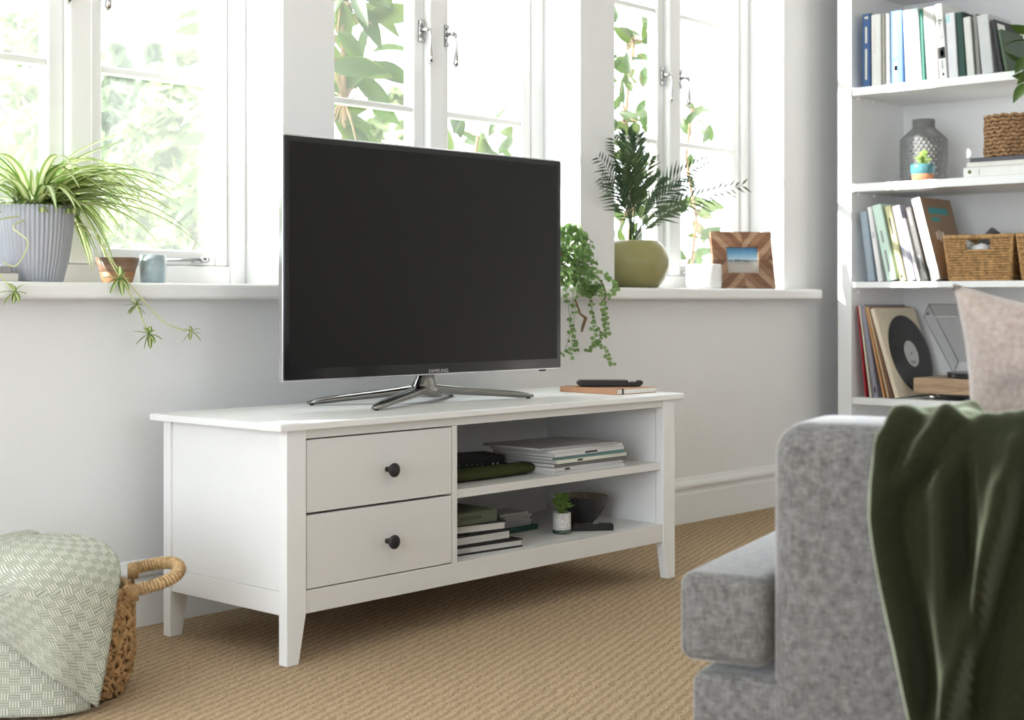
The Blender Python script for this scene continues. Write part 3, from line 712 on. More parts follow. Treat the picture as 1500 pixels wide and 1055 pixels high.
def ribbon(pts, wd, fold=.3, side=None):
    v = []; uv = []; f = []; n = len(pts)-1
    for i, p in enumerate(pts):
        t = i/n; tg = (pts[min(i+1, n)]-pts[max(i-1, 0)]).normalized()
        s = tg.cross(Vector((0, 0, 1)))
        if s.length < .2: s = Vector((0.67, -.74, 0)) if side is None else Vector(side)
        s.normalize(); up = s.cross(tg)
        w = wd*.5*(min(1, .45+t*3))*(1-t**3)+.0004
        v += [p - s*w + up*(fold*w), p, p + s*w + up*(fold*w)]; uv += [(0, t), (.5, t), (1, t)]
    for i in range(n):
        for k in (0, 1): f.append((i*3+k, i*3+k+1, (i+1)*3+k+1, (i+1)*3+k))
    return mesh('leaf', v, f, uv, True)
rng = random.Random(8)
def sp_leaf(az, ln, el, droop, wd, m=None, z0=.15):
    d = Vector((cos(az), sin(az), 0)); r0 = rng.uniform(.0, .03)
    p0 = d*r0 + Vector((0, 0, z0)); p1 = p0 + d*(ln*.30*cos(el)) + Vector((0, 0, ln*.55*sin(el)))
    p2 = p0 + d*(ln*.72*cos(el*.6)) + Vector((0, 0, ln*.62*sin(el)-droop*ln*.15)); p3 = p0 + d*(ln*cos(el*.35)) + Vector((0, 0, ln*.45*sin(el)-droop*ln))
    pts = bez3(p0, p1, p2, p3, 12)
    for p in pts:
        if p.y > .095: p.y = .095+(p.y-.095)*.05
        r = math.hypot(p.x, p.y)
        if p.z < .165 and r < .094: p.x *= .094/max(r, .02); p.y *= .094/max(r, .02)
        if p.z < .008: p.z = .008
    obj('leaf', ribbon(pts, wd, .35), m or (SPM_ if rng.random() < .7 else SPD), sp)
for k in range(40):     # sweeping to the right
    sp_leaf(rng.uniform(-1.15, .55), rng.uniform(.18, .36), rng.uniform(.25, 1.0), rng.uniform(.05, .42), rng.uniform(.016, .025))
for k in range(50):     # all round
    sp_leaf(rng.uniform(0, 2*pi), rng.uniform(.14, .30), rng.uniform(.4, 1.25), rng.uniform(0, .35), rng.uniform(.016, .024))
for k in range(10):     # hanging beside the pot
    sp_leaf(rng.uniform(-.6, .35), rng.uniform(.12, .20), rng.uniform(.3, .7), rng.uniform(.75, 1.1), rng.uniform(.017, .023), SPD if k % 2 else SPM_, .155)
for (az, ln, el) in ((-.25, .27, 1.22), (.1, .25, 1.05), (2.6, .22, 1.4), (-.7, .21, 1.4), (3.3, .2, 1.3)):
    sp_leaf(az, ln, el, -.35, .018, SPD)
def plantlet(parent, c, r, n=8):
    v = MB(); c = Vector(c); data_v = []; data_f = []; data_u = []
    for k in range(n):
        a = 2*pi*k/n + rng.uniform(-.3, .3); e = rng.uniform(-.6, .7)
        d = CAMR*cos(a)*cos(e) + Vector((0, 0, 1))*sin(a)*cos(e) + CAMB*sin(e)
        L = r*rng.uniform(.6, 1.1); pts = [c+d*(L*s)+Vector((0, 0, -.25*L*s*s)) for s in (0, .3, .6, .85, 1)]
        me = ribbon(pts, r*.34, .3)
        o = len(data_v); data_v += [vv.co.copy() for vv in me.vertices]; data_f += [tuple(i+o for i in p.vertices) for p in me.polygons]
        data_u += [(x, y) for _ in range(5) for (x, y) in ((0, 0), (.5, 0), (1, 0))]
        bpy.data.meshes.remove(me)
    return obj('plantlet', mesh('plantlet', data_v, data_f, data_u, True), SPD, parent)
CAMR = Vector((CN, -SN, 0)); CAMB = Vector((-SN, -CN, 0))
RUNM = mat('runner_stem', (.62, .64, .30), .5, .4)
B0 = Vector((-.224, .600, SX))
def runner(pix, y, tipn, tips):
    P = [Vector((0.02, -.03, .155))] + [onY(u, v, yy)-B0 for (u, v), yy in zip(pix, y)]
    sm = []
    for i in range(len(P)-1):
        a = P[max(0, i-1)]; b = P[i]; c = P[i+1]; d = P[min(len(P)-1, i+2)]
        for s in range(6):
            tt = s/6
            sm.append(.5*((2*b)+(c-a)*tt+(2*a-5*b+4*c-d)*tt*tt+(3*b-a-3*c+d)*tt**3))
    sm.append(P[-1])
    r = obj('runner', MB().tube(sm, .0015, 6), RUNM, sp, smooth=True)
    for i, rr in tips: plantlet(r, P[i+1], rr, tipn)
runner([(140, 340), (160, 380), (176, 408), (200, 448), (218, 490)], [.54, .49, .478, .47, .47], 9, [(2, .040), (3, .030), (4, .036)])
runner([(135, 345), (170, 390), (200, 428), (240, 472), (280, 486)], [.545, .49, .475, .47, .47], 8, [(4, .028)])
runner([(20, 330), (40, 352), (36, 372), (22, 390), (5, 384)], [.52, .47, .465, .47, .48], 6, [])
runner([(-20, 330), (-6, 390), (10, 415), (22, 428)], [.52, .48, .475, .47], 8, [(3, .034)])

t = thing('wooden_bowl', 'small two tone acacia bowl between the ribbed pot and blue cup', 'bowl', (-.012, .600, SX))
obj('body', MB().lathe([(.033, 0), (.034, .002), (.0415, .030), (.0505, .0585), (.0480, .0585), (.040, .033), (.028, .010)], 36), BOWLW, t, smooth=True)
obj('pale_base', MB().lathe([(.0334, -.0), (.0346, .0022), (.0405, .0250), (.0401, .0252)], 36, cap=False), mat('honey_wood', (.34, .17, .08), .5, .4, var=.15, vscale=40), t, smooth=True)
t = thing('ceramic_cup', 'pale blue glazed cup beside the small wooden bowl', 'cup', (.078, .590, SX))
obj('body', MB().lathe([(.027, 0), (.0295, .003), (.0305, .030), (.0305, .0665), (.0285, .0670), (.028, .035), (.02, .006)], 36), mat('blue_glaze', (.36, .44, .48), .28, .5, var=.12, vscale=50), t, smooth=True)
t = thing('ceramic_block', 'small pale block with a metal clip at the far left of the sill', 'ornament', (-.318, .56, SX))
obj('block', MB().box(-.03, .018, -.03, .03, 0, .018), mat('pale_stone', (.6, .58, .54), .7), t, bevel=.003)
obj('clip', MB().box(-.03, .008, -.02, .02, .018, .034), CHROME, t, bevel=.003)

# trailing plant that hangs over the sill behind the television
tp = thing('trailing_plant', 'bushy trailing creeper hanging over the sill beside the television', 'plant', (1.500, .610, SX))
obj('pot', MB().lathe([(.045, 0), (.048, .003), (.062, .10), (.066, .10), (.066, .115), (.058, .115), (.055, .09)], 32), TERRA, tp, smooth=True)
obj('soil', MB().lathe([(.055, .085), (.055, .100)], 20), SOIL, tp)
CRE = [mat('creeper_leaf_%d' % i, c, .45, .4, var=.15, vscale=20, trans=.45, transcol=mul(c, 2.0)) for i, c in enumerate(((.13, .22, .07), (.21, .32, .12), (.09, .16, .05)))]
def round_leaf(mb, c, d, n, r):
    d = d.normalized(); s = d.cross(n)
    if s.length < .05: s = d.orthogonal()
    s.normalize()
    pr_ = [(0, 0), (.6, .28), (.95, .75), (.75, 1.35), (0, 1.7), (-.75, 1.35), (-.95, .75), (-.6, .28)]
    up = s.cross(d)
    mb.add([c+s*(a*r*.62)+d*(b*r*.72)+up*(abs(a)*r*.12) for a, b in pr_], [(0, 1, 2, 3, 4), (0, 4, 5, 6, 7)])
rng = random.Random(31)
for m in range(3):      # bushy crown
    mb = MB()
    for k in range(270):
        a = rng.uniform(0, 2*pi); q = rng.uniform(-1, 1); rr = math.sqrt(1-q*q)*rng.uniform(.35, 1)
        c = Vector((.055+.105*rr*cos(a), -.060+.055*rr*sin(a), .085+.105*q))
        if c.y < -.03 or c.z > .0: pass
        if c.z < .006 and c.y > -.125: c.y = -.130-rng.uniform(0, .02)
        if c.y > .08: c.y = .08
        round_leaf(mb, c, Vector((rng.gauss(0, 1), rng.gauss(0, .7), rng.gauss(-.3, 1))), Vector((rng.gauss(-.5, .6), -1, rng.gauss(.4, .6))), rng.uniform(.009, .015))
    stuff(obj('foliage', mb, CRE[m], tp))
TB = Vector((1.500, .610, SX))
vines = [([(826, 400), (833, 450), (836, 490), (824, 520)], .012), ([(835, 400), (842, 460), (838, 500), (836, 528)], .011), ([(846, 410), (835, 470), (842, 500), (844, 514)], .010),
         ([(866, 410), (868, 470), (872, 500), (884, 510), (898, 534)], .012), ([(880, 410), (886, 450), (884, 490), (872, 505), (860, 512)], .011), ([(872, 400), (882, 440), (888, 470), (888, 490)], .012),
         ([(860, 390), (864, 440), (874, 480), (884, 492)], .011), ([(875, 395), (890, 405), (900, 412), (902, 425), (890, 436)], .012), ([(858, 360), (866, 372), (868, 385)], .010)]
for vi, (px, r) in enumerate(vines):
    y0 = .476 - .012*(vi % 3)
    P = [Vector((.05, -.09, .07))] + [onY(u, v, y0)-TB for u, v in px]
    sm = [P[0]]
    for i in range(len(P)-1): sm += [P[i].lerp(P[i+1], s/5)+Vector((rng.gauss(0, .0015), 0, rng.gauss(0, .0015))) for s in range(1, 6)]
    mb = MB().tube(sm, .0009, 5)
    for i, p in enumerate(sm[2:]):
        for s in (-1, 1):
            if rng.random() < .72: round_leaf(mb, p, Vector((s*rng.uniform(.4, 1)*CN, -s*.5*SN, rng.uniform(-.9, .3))), Vector((-.5, -1, .3)), r*rng.uniform(.6, 1))
    obj('vine', mb, CRE[vi % 2], tp)
obj('woody_stem', MB().tube([onY(u, v, y)-TB for u, v, y in ((842, 438, .485), (850, 460, .474), (858, 466, .470), (854, 478, .470), (852, 486, .470))], [.003, .0035, .006, .005, .003], 7)
    .tube([onY(u, v, .472)-TB for u, v in ((874, 404), (884, 418), (888, 434), (880, 446))], .0028, 6), STEM, tp, smooth=True)

# palm in an olive pot
pp = thing('potted_palm', 'small palm with dark fronds in a round olive pot', 'plant', (1.957, .612, SX))
obj('pot', MB().lathe([(.070, 0), (.080, .002), (.102, .03), (.1165, .07), (.1160, .095), (.104, .130), (.086, .152), (.080, .1560), (.075, .153), (.080, .13)], 48), mat('olive_glaze', (.29, .265, .105), .30, .5, var=.05, vscale=12), pp, smooth=True)
obj('soil', MB().lathe([(.064, .128), (.064, .140)], 24), SOIL, pp)
PALM = [mat('palm_leaf_%d' % i, c, .45, .4, var=.15, vscale=20, trans=.12, transcol=mul(c, 1.5)) for i, c in enumerate(((.030, .062, .030), (.045, .08, .037), (.065, .10, .04)))]
PB = Vector((1.957, .612, SX)); rng = random.Random(4)
tips = [(878, 232, -.14), (882, 262, -.16), (900, 206, -.09), (918, 196, -.03), (934, 202, -.05), (952, 232, .0), (1032, 236, -.03), (1086, 272, -.10), (1000, 300, -.12), (1010, 268, -.02), (965, 262, -.08), (922, 226, -.12), (908, 240, -.07)]
for k, (u, v, dy) in enumerate(tips):
    tip = onY(u, v, .612+dy)-PB; tip.y = min(tip.y, .068)
    p0 = Vector((rng.uniform(-.015, .015), rng.uniform(-.015, .015), .14))
    md = Vector((tip.x*.30, tip.y*.3, .14+(tip.z-.14)*.72))
    pts = bez(p0, md, tip, 22); mb = MB().tube(pts, [.0022-.0018*i/22 for i in range(23)], 5)
    for i in range(7, 23):
        tt = i/22; tg = (pts[min(i+1, 22)]-pts[i-1]).normalized()
        for s in (-1, 1):
            side = (tg.cross(CAMB)).normalized()*s
            L = .10*(1-abs(tt-.55)*1.2)*rng.uniform(.8, 1.1)
            if tip.z < .3 and u > 980: L *= .62
            d = (tg*.85+side*.55+Vector((0, 0, rng.uniform(-.12, .08)))+CAMB*rng.uniform(-.2, .2)).normalized()
            a = pts[i]; n = d.cross(side).normalized(); w = d.cross(n)*.0042
            e = a+d*L; e.y = min(e.y, .078); mdp = a+d*(L*.4); mdp.y = min(mdp.y, .075)
            mb.add([a, mdp+w, e+Vector((0, 0, -L*.08)), mdp-w], [(0, 1, 2, 3)])
    obj('frond', mb, PALM[k % 3], pp)

# candle jar
t = thing('candle_jar', 'wide white candle jar with a pale label in front of the photo frame', 'candle', (2.325, .590, SX))
obj('jar', MB().lathe([(.056, 0), (.060, .003), (.0615, .01), (.0615, .083), (.058, .0845), (.056, .070)], 40), mat('white_glass', (.80, .80, .79), .25, .5), t, smooth=True)
obj('wax', MB().lathe([(.055, .055), (.055, .066)], 24), mat('wax', (.8, .77, .7), .6), t)
lab = MB(); n = 8
for i in range(n):
    a0 = -R(78)+R(54)*i/n; a1 = -R(78)+R(54)*(i+1)/n; r = .0621
    lab.add([(r*cos(a0), r*sin(a0), .020), (r*cos(a1), r*sin(a1), .020), (r*cos(a1), r*sin(a1), .070), (r*cos(a0), r*sin(a0), .070)], [(0, 1, 2, 3)])
obj('label', lab, mat('label_paper', (.62, .62, .62), .7), t, smooth=True)

# chevron wood photo frame
FW, FH = .235, .212
pf = thing('photo_frame', 'chevron striped wooden photo frame with a beach picture on the sill', 'photo frame', (2.600, .602, SX+.0005), rot=None)
pf.rotation_euler = (-R(13), 0, -R(33))
def clip(poly, nx, nz, c):
    out = []
    for i in range(len(poly)):
        a, b = poly[i], poly[(i+1) % len(poly)]
        da = a[0]*nx+a[1]*nz-c; db = b[0]*nx+b[1]*nz-c
        if da <= 0: out.append(a)
        if (da < 0 < db) or (db < 0 < da):
            q = da/(da-db); out.append((a[0]+(b[0]-a[0])*q, a[1]+(b[1]-a[1])*q))
    return out
IW, IH = .062, .048
kk = 0
for sx in (-1, 1):
    for sz in (-1, 1):
        nrm = Vector((1, -1)).normalized() if sx*sz > 0 else Vector((1, 1)).normalized()
        for region in (0, 1):
            for s in range(-9, 9):
                poly = [(-.2, -.2), (.2, -.2), (.2, .2), (-.2, .2)]
                w0 = .0225
                poly = clip(poly, nrm.x, nrm.y, (s+1)*w0-.0003) if poly else poly
                poly = clip(poly, -nrm.x, -nrm.y, -(s*w0+.0003)) if poly else poly
                for (a, b, c) in ((sx, 0, FW/2), (-sx, 0, 0), (0, sz, FH/2), (0, -sz, 0)): poly = clip(poly, a, b, c) if len(poly) > 2 else []
                if region == 0: poly = clip(poly, 0, -sz, -IH) if len(poly) > 2 else []
                else:
                    poly = clip(poly, 0, sz, IH) if len(poly) > 2 else []
                    poly = clip(poly, -sx, 0, -IW) if len(poly) > 2 else []
                if len(poly) < 3: continue
                ar = abs(sum(poly[i][0]*poly[(i+1) % len(poly)][1]-poly[(i+1) % len(poly)][0]*poly[i][1] for i in range(len(poly))))/2
                if ar < 2e-6: continue
                obj('wood_strip', MB().prism([(x, z+FH/2) for x, z in poly], -.009+.0004*((s*7) % 3), .004, 'y'), STRIPS[(s*5+kk) % 3], pf)
        kk += 1
bk = MB(); bk.box(-FW/2, FW/2, .0042, .012, 0, FH)
obj('backing', bk, mat('dark_board', (.05, .035, .025), .8), pf)
BEACH, nt, p = nodes_of('beach_photo'); L = nt.links
tc = nt.nodes.new('ShaderNodeTexCoord'); sp3 = nt.nodes.new('ShaderNodeSeparateXYZ'); L.new(tc.outputs['Generated'], sp3.inputs[0])
cr = nt.nodes.new('ShaderNodeValToRGB'); e = cr.color_ramp.elements
e[0].position = 0; e[0].color = (.45, .40, .36, 1); e[1].position = 1; e[1].color = (.06, .20, .38, 1)
for pos, c in ((.44, (.42, .39, .36)), (.5, (.10, .16, .20)), (.54, (.42, .58, .68)), (.75, (.16, .36, .56))):
    x = e.new(pos); x.color = (*c, 1)
nz = nt.nodes.new('ShaderNodeTexNoise'); nz.inputs['Scale'].default_value = 6; L.new(tc.outputs['Generated'], nz.inputs['Vector'])
ad = nt.nodes.new('ShaderNodeMath'); ad.operation = 'MULTIPLY_ADD'; ad.inputs[1].default_value = .12; L.new(nz.outputs['Fac'], ad.inputs[0]); L.new(sp3.outputs['Z'], ad.inputs[2])
sb = nt.nodes.new('ShaderNodeMath'); sb.operation = 'SUBTRACT'; sb.inputs[1].default_value = .06; L.new(ad.outputs[0], sb.inputs[0])
L.new(sb.outputs[0], cr.inputs[0]); L.new(cr.outputs[0], p.inputs['Base Color']); p.inputs['Roughness'].default_value = .4
pc = obj('picture', MB().box(-IW, IW, .0005, .0041, FH/2-IH, FH/2+IH), BEACH, pf)
gr = MB()
for x in (-.026, -.014, .0, .012, .022): gr.box(x, x+.0016, .0002, .0006, FH/2-.014, FH/2+.002)
gr.box(-.026, -.004, .0002, .0006, FH/2+.001, FH/2+.003); gr.box(.004, .024, .0002, .0006, FH/2-.002, FH/2)
obj('printed_posts', gr, ink, pc)

# ------------------------------------------------------------------ bookcase against the right wall
BX = 2.98; BYL, BYI, BYR = .443, .386, -.82; BD = 3.395
bc = thing('bookcase', 'tall white open bookcase standing in the corner by the windows', 'bookcase', (BX, 0, 0))
DX = BD-BX
obj('side_panel', MB().box(0, DX, BYI, BYL, 0, 2.28), CASE, bc, bevel=.002)
obj('side_panel', MB().box(0, DX, BYR-.057, BYR, 0, 2.28), CASE, bc, bevel=.002)
obj('back_panel', MB().box(DX-.008, DX, BYR, BYI, .06, 2.28), CASE, bc)
obj('plinth', MB().box(.02, .04, BYR, BYI, 0, .058), CASE, bc)
SHELF = {'top': 1.540, 'vase': 1.184, 'mid': .8205, 'low': .394}
for z, th in ((2.30, .024), (1.927, .024), (SHELF['top'], .030), (SHELF['vase'], .030), (SHELF['mid'], .022), (SHELF['low'], .026), (.084, .024)):
    obj('shelf' if z < 2.2 else 'top_panel', MB().box(.004, DX-.009, BYR+.0005, BYI-.0005, z-th, z), CASE, bc, bevel=.0015)
for z in (SHELF['top'], SHELF['vase'], SHELF['mid']):
    for x in (.04, .16): obj('shelf_pin', MB().box(x, x+.012, BYI-.010, BYI-.0005, z-.042, z-.0305), WHITE, bc)

def ypx(u, v, x): return onX(u, v, x).y
def row(shelf, items, group, lean_from=None):
    """items: (label, u_bottom_left, u_bottom_right, u_top_left, v_top, depth, material, extra)"""
    z0 = SHELF[shelf]+.0004; xf = 3.000
    vb = CY_PX - (z0-CAM.z)*F_PX/((xf-CAM.x)*SN+(.1-CAM.y)*CN)
    for ii, it in enumerate(items):
        label, ul, ur, ut, vt, dep, m = it[:7]
        ex = it[7] if len(it) > 7 else {}
        x = xf + ex.get('dx', 0)
        yl, yr = ypx(ul, vb, x), ypx(ur, vb, x)
        pt = onX(ut, vt, x)
        a = math.atan2(pt.y-yl, pt.z-z0)
        L = math.hypot(pt.y-yl, pt.z-z0)
        gap = yl-yr
        if ii+1 < len(items):
            nx = items[ii+1]; gap = min(gap, pt.y-ypx(nx[3], vt, x))
        t = max(.0026, gap*cos(a)*.965)
        # local y=0 is the right side; pivot on the bottom left edge
        b = book(label, dep, t, L, m, (0, 0, 0), (-a, 0, 0), ex.get('pages', PAPER), ex.get('board', .0022), group, ex.get('soft', False), ex.get('name', 'book'))
        off = Matrix.Rotation(-a, 3, 'X') @ Vector((0, t, 0))
        b.location = (x, yl-off.y, z0-off.z)
        for (s, size, fz, mm, sx) in ex.get('text', []): spine_text(b, s, size, t, L*fz, mm, sx)
        for (z_a, z_b, y_a, y_b, mm) in ex.get('marks', []):
            obj('print', MB().box(-.0004, .0002, t*(1-y_b), t*(1-y_a), L*z_a, L*z_b), mm, b)
        for (x_a, x_b, z_a, z_b, mm) in ex.get('cover_marks', []):
            obj('cover_print', MB().box(dep*x_a, dep*x_b, -.0004, .0002, L*z_a, L*z_b), mm, b)
M = cmat
gold = mat('foil_print', (.62, .56, .44), .4); teal = mat('teal_print', (.04, .30, .32), .5); greyp = mat('mid_grey_print', (.25, .25, .25), .6)
pal = mat('faint_print', (.62, .57, .52), .6); wht = mat('paper_white_print', (.85, .85, .84), .5)
row('top', [
    ('navy blue book with pale spine lettering at the left end of the top row', 1263, 1275.5, 1263, 21, .16, M('navy', (.035, .085, .21)), {'marks': [(.10, .52, .38, .58, gold), (.6, .82, .38, .58, gold), (.93, .96, .3, .7, gold)]}),
    ('off white book right of the navy book on the top row', 1277, 1291.5, 1276, 22, .17, M('offwhite', (.66, .65, .62)), {'marks': [(.45, .85, .25, .42, pal)]}),
    ('thin taupe book third on the top row', 1292.5, 1297, 1291.5, 22, .16, M('taupe', (.36, .33, .30))),
    ('thin white book left of the glossy blue book', 1298, 1304, 1297, 20, .16, M('white_a', (.80, .80, .79))),
    ('glossy mid blue book with a white spine panel on the top row', 1305, 1324, 1304, 17, .19, M('gloss_blue', (.10, .20, .42), .2), {'marks': [(.03, .30, .28, .52, wht), (.38, .90, .28, .52, wht), (.18, .25, .3, .55, ink)]}),  # white spine strips paint in the bright streak of sun
    ('plain white book right of the glossy blue book', 1327, 1339, 1322.5, 16, .17, M('white_b', (.77, .77, .76))),
    ('white book with a pale teal top on the top row', 1340, 1350.5, 1334, 13.5, .18, M('white_c', (.80, .81, .81)), {'marks': [(.84, .99, .1, .9, mat('pale_teal', (.40, .64, .68), .5))]}),
    ('thin dark green and teal book on the top row', 1351, 1356.5, 1346.5, 13.5, .17, M('dark_teal', (.02, .13, .10))),
    ('thick beige grey book left of the script titled book', 1358, 1376, 1351.5, 12, .19, M('beige_grey', (.48, .46, .435))),
    ('tall white book with script title and black photograph on its spine', 1377, 1388, 1369, 7, .20, M('white_d', (.76, .76, .75)), {'text': [('Burt Reynolds', .0205, .735, ink, 1.0)], 'marks': [(.27, .42, .03, .97, ink), (.30, .38, .3, .75, greyp), (.13, .25, .3, .55, inkr), (.04, .075, .38, .62, ink)]}),
    ('white book with a small teal square at the top of its spine', 1390, 1404, 1384.5, 20.5, .17, M('white_e', (.66, .66, .69)), {'marks': [(.86, .97, .05, .45, mat('pale_teal', (.40, .64, .68), .5))]}),
    ('dark bottle green book in the middle of the top row', 1405.5, 1416, 1399.5, 19, .18, M('deep_green', (.018, .055, .045))),
    ('pale linen book right of the dark green book on the top row', 1417, 1428, 1410.5, 26, .16, M('linen_a', (.60, .60, .575))),
    ('thin grey book before the thick linen book on the top row', 1431, 1436.5, 1425, 21, .18, M('mid_grey', (.24, .235, .225))),
    ('thick pale grey linen book near the right of the top row', 1438.5, 1456, 1430.5, 23.5, .18, M('linen_b', (.52, .53, .535))),
    ('leaning black book with a small white square on its cover', 1464, 1470, 1451, 29.5, .20, M('charcoal', (.035, .035, .04)), {'cover_marks': [(.08, .38, .78, .93, wht)]}),
    ('leaning dark green book at the right of the top row', 1472, 1478, 1460.5, 44, .19, M('forest', (.075, .105, .07))),
    ], 'books on the top shelf')
row('mid', [
    ('grey blue book leaning at the left end of the middle row', 1271.5, 1284, 1259, 311, .16, M('grey_blue', (.28, .34, .40)), {'marks': [(.12, .60, .4, .55, inkr)]}),
    ('narrow white book second in the leaning middle row', 1286, 1296.5, 1270, 304, .16, M('white_f', (.72, .70, .70)), {'marks': [(.58, .66, .35, .6, inkr)]}),
    ('mint green book leaning in the middle row', 1299.5, 1314, 1277, 302, .18, M('mint', (.55, .69, .60)), {'marks': [(.12, .40, .35, .55, greyp), (.50, .66, .35, .55, greyp)]}),
    ('pale yellow book leaning in the middle row', 1318.5, 1327.5, 1295.5, 303, .17, M('yellow', (.56, .53, .30)), {'marks': [(.62, .84, .35, .6, ink), (.04, .08, .3, .6, ink)]}),
    ('lilac grey book leaning in the middle row', 1330, 1342, 1306.5, 303, .18, M('lilac', (.37, .36, .45)), {'marks': [(.5, .72, .3, .6, pal), (.1, .42, .35, .55, pal)]}),
    ('short narrow white book beside the lilac book', 1343.5, 1350, 1321.5, 321, .15, M('white_g', (.68, .65, .65))),
    ('dark charcoal book left of the large brown covered book', 1351, 1360.5, 1326, 305, .16, M('graphite', (.12, .12, .115)), {'marks': [(.76, .95, .35, .55, inkr), (.15, .35, .35, .55, inkr)]}),
    ('large white spined book with brown cover and teal print', 1365, 1378.5, 1335, 292.5, .24, M('kraft', (.27, .185, .12)), {'marks': [(0.0, 1.0, 0, 1, wht)], 'cover_marks': [(.18, .80, .80, .88, teal), (.22, .48, .71, .76, teal), (.24, .30, .48, .58, pal), (.34, .38, .46, .60, pal), (.42, .5, .5, .58, pal)]}),
    ], 'books leaning on the middle shelf')
# records
ORG = M('orange_sleeve', (.48, .26, .12), .7); CRM = M('cream_sleeve', (.66, .58, .45), .7)
row('low', [
    ('dark red record sleeve at the far left of the lowest shelf', 1267, 1272.5, 1255.5, 449, .30, M('red_sleeve', (.36, .02, .035), .5), {'soft': True, 'board': .0012, 'name': 'record_sleeve'}),
    ('slim cream edged record sleeve beside the red one', 1274, 1279, 1257.5, 448, .31, M('cream_edge', (.62, .57, .46), .6), {'soft': True, 'board': .0012, 'name': 'record_sleeve'}),
    ('lilac grey record sleeve on the lowest shelf', 1280, 1292.5, 1260, 447.5, .315, M('lilac_sleeve', (.25, .235, .29), .6), {'soft': True, 'board': .0015, 'name': 'record_sleeve', 'marks': [(.05, .11, .3, .7, ink)]}),
    ('orange record sleeve leaning fourth on the lowest shelf', 1293.5, 1299.5, 1266.5, 450, .315, ORG, {'soft': True, 'board': .0012, 'name': 'record_sleeve'}),
    ('tan record sleeve leaning fifth on the lowest shelf', 1300, 1305, 1269.5, 450.5, .315, M('tan_sleeve', (.52, .37, .22), .7), {'soft': True, 'board': .0012, 'name': 'record_sleeve'}),
    ('brown record sleeve leaning sixth on the lowest shelf', 1305.5, 1310, 1272.2, 451, .315, M('brown_sleeve', (.20, .10, .07), .7), {'soft': True, 'board': .001, 'name': 'record_sleeve'}),
    ('plain beige record sleeve facing out behind the black record', 1311, 1317.5, 1274.5, 453, .315, CRM, {'soft': True, 'board': .0015, 'name': 'record_sleeve'}),
    ], 'record sleeves on the lowest shelf')
for o in list(bpy.data.objects):
    if o.name.startswith('record_sleeve'): o['category'] = 'record sleeve'
# black record leaning on the beige sleeve
zL = SHELF['low']+.0004
rec = thing('vinyl_record', 'black vinyl record with a pale label leaning on the beige sleeve', 'record', (0, 0, 0))
pl_ = [o for o in bpy.data.objects if o.get('label', '').startswith('plain beige record')][0]
bpy.context.view_layer.update()
Mb = pl_.matrix_world
nrm = (Mb.to_3x3() @ Vector((0, -1, 0))).normalized()       # out of the sleeve, towards the room
RR = .150
up = (Mb.to_3x3() @ Vector((0, 0, 1))).normalized()
c0 = Mb @ Vector((0.178, 0, 0)) ; cz = (zL+.014 + RR*up.z)
c0 = c0 + up*((cz-c0.z)/up.z) + nrm*.0035
rec.location = c0; rec.rotation_euler = nrm.to_track_quat('Z', 'Y').to_euler()
VINYL = mat('vinyl', (.008, .008, .009), .28, .5)
gr = [(.052, .0012)]
r = .058
while r < .146: gr += [(r, .0012), (r+.001, .0009), (r+.002, .0012)]; r += .006
obj('disc', MB().lathe([(.004, -.0012)]+[(RR, -.0006), (RR, .0006)][:1]+[(RR, -.0008), (RR, .0008)]+gr[::-1]+[(.050, .0016), (.004, .0016)], 64), VINYL, rec, smooth=False)
obj('label', MB().lathe([(.0505, .0015), (.0505, .0019), (.004, .0019)], 40), mat('record_label', (.50, .51, .50), .6, var=.12, vscale=40), rec)
obj('spindle_hole', MB().lathe([(.0038, .0018), (.0038, .0021)], 12), BLACK, rec)
for k in range(3): obj('print', MB().box(-.028+.006*k, .020-.004*k, -.030-.0035*k, -.0285-.0035*k, .0019, .0021), ink, rec)
# record player
pA = onX(1335, 577, 3.005)
rp = thing('record_player', 'wooden record player with its clear lid raised on the lowest shelf', 'record player', (3.02, pA.y-.0, zL))
W = .40
obj('plinth', MB().box(0, .335, -W, 0, .022, .078), OAK, rp, bevel=.003)
for y in (-.05, -W+.05):
    for x in (.045, .29): obj('foot', MB().lathe([(.014, 0), (.016, .002), (.016, .019), (.012, .0215)], 20), SILV, rp, loc=(x, y, 0), smooth=True)
obj('underside_plate', MB().box(.02, .31, -W+.09, -.09, .012, .0218), BLACK, rp)
obj('platter', MB().lathe([(.145, 0), (.147, .002), (.147, .014), (.145, .016), (.004, .016)], 48), MBLACK, rp, loc=(.165, -.215, .0785), smooth=False)
obj('record_mat', MB().lathe([(.150, 0), (.150, .0018), (.003, .0018)], 48), VINYL, rp, loc=(.165, -.215, .0947))
obj('spindle', MB().tube([(.165, -.215, .09), (.165, -.215, .112)], .003, 8), SILV, rp)
obj('tonearm', MB().tube([(.29, -.36, .115), (.20, -.345, .116), (.12, -.325, .112), (.085, -.30, .104)], .004, 8).lathe([(.016, 0), (.016, .034)], 16, Matrix.Translation((.29, -.36, .079))), SILV, rp, smooth=True)
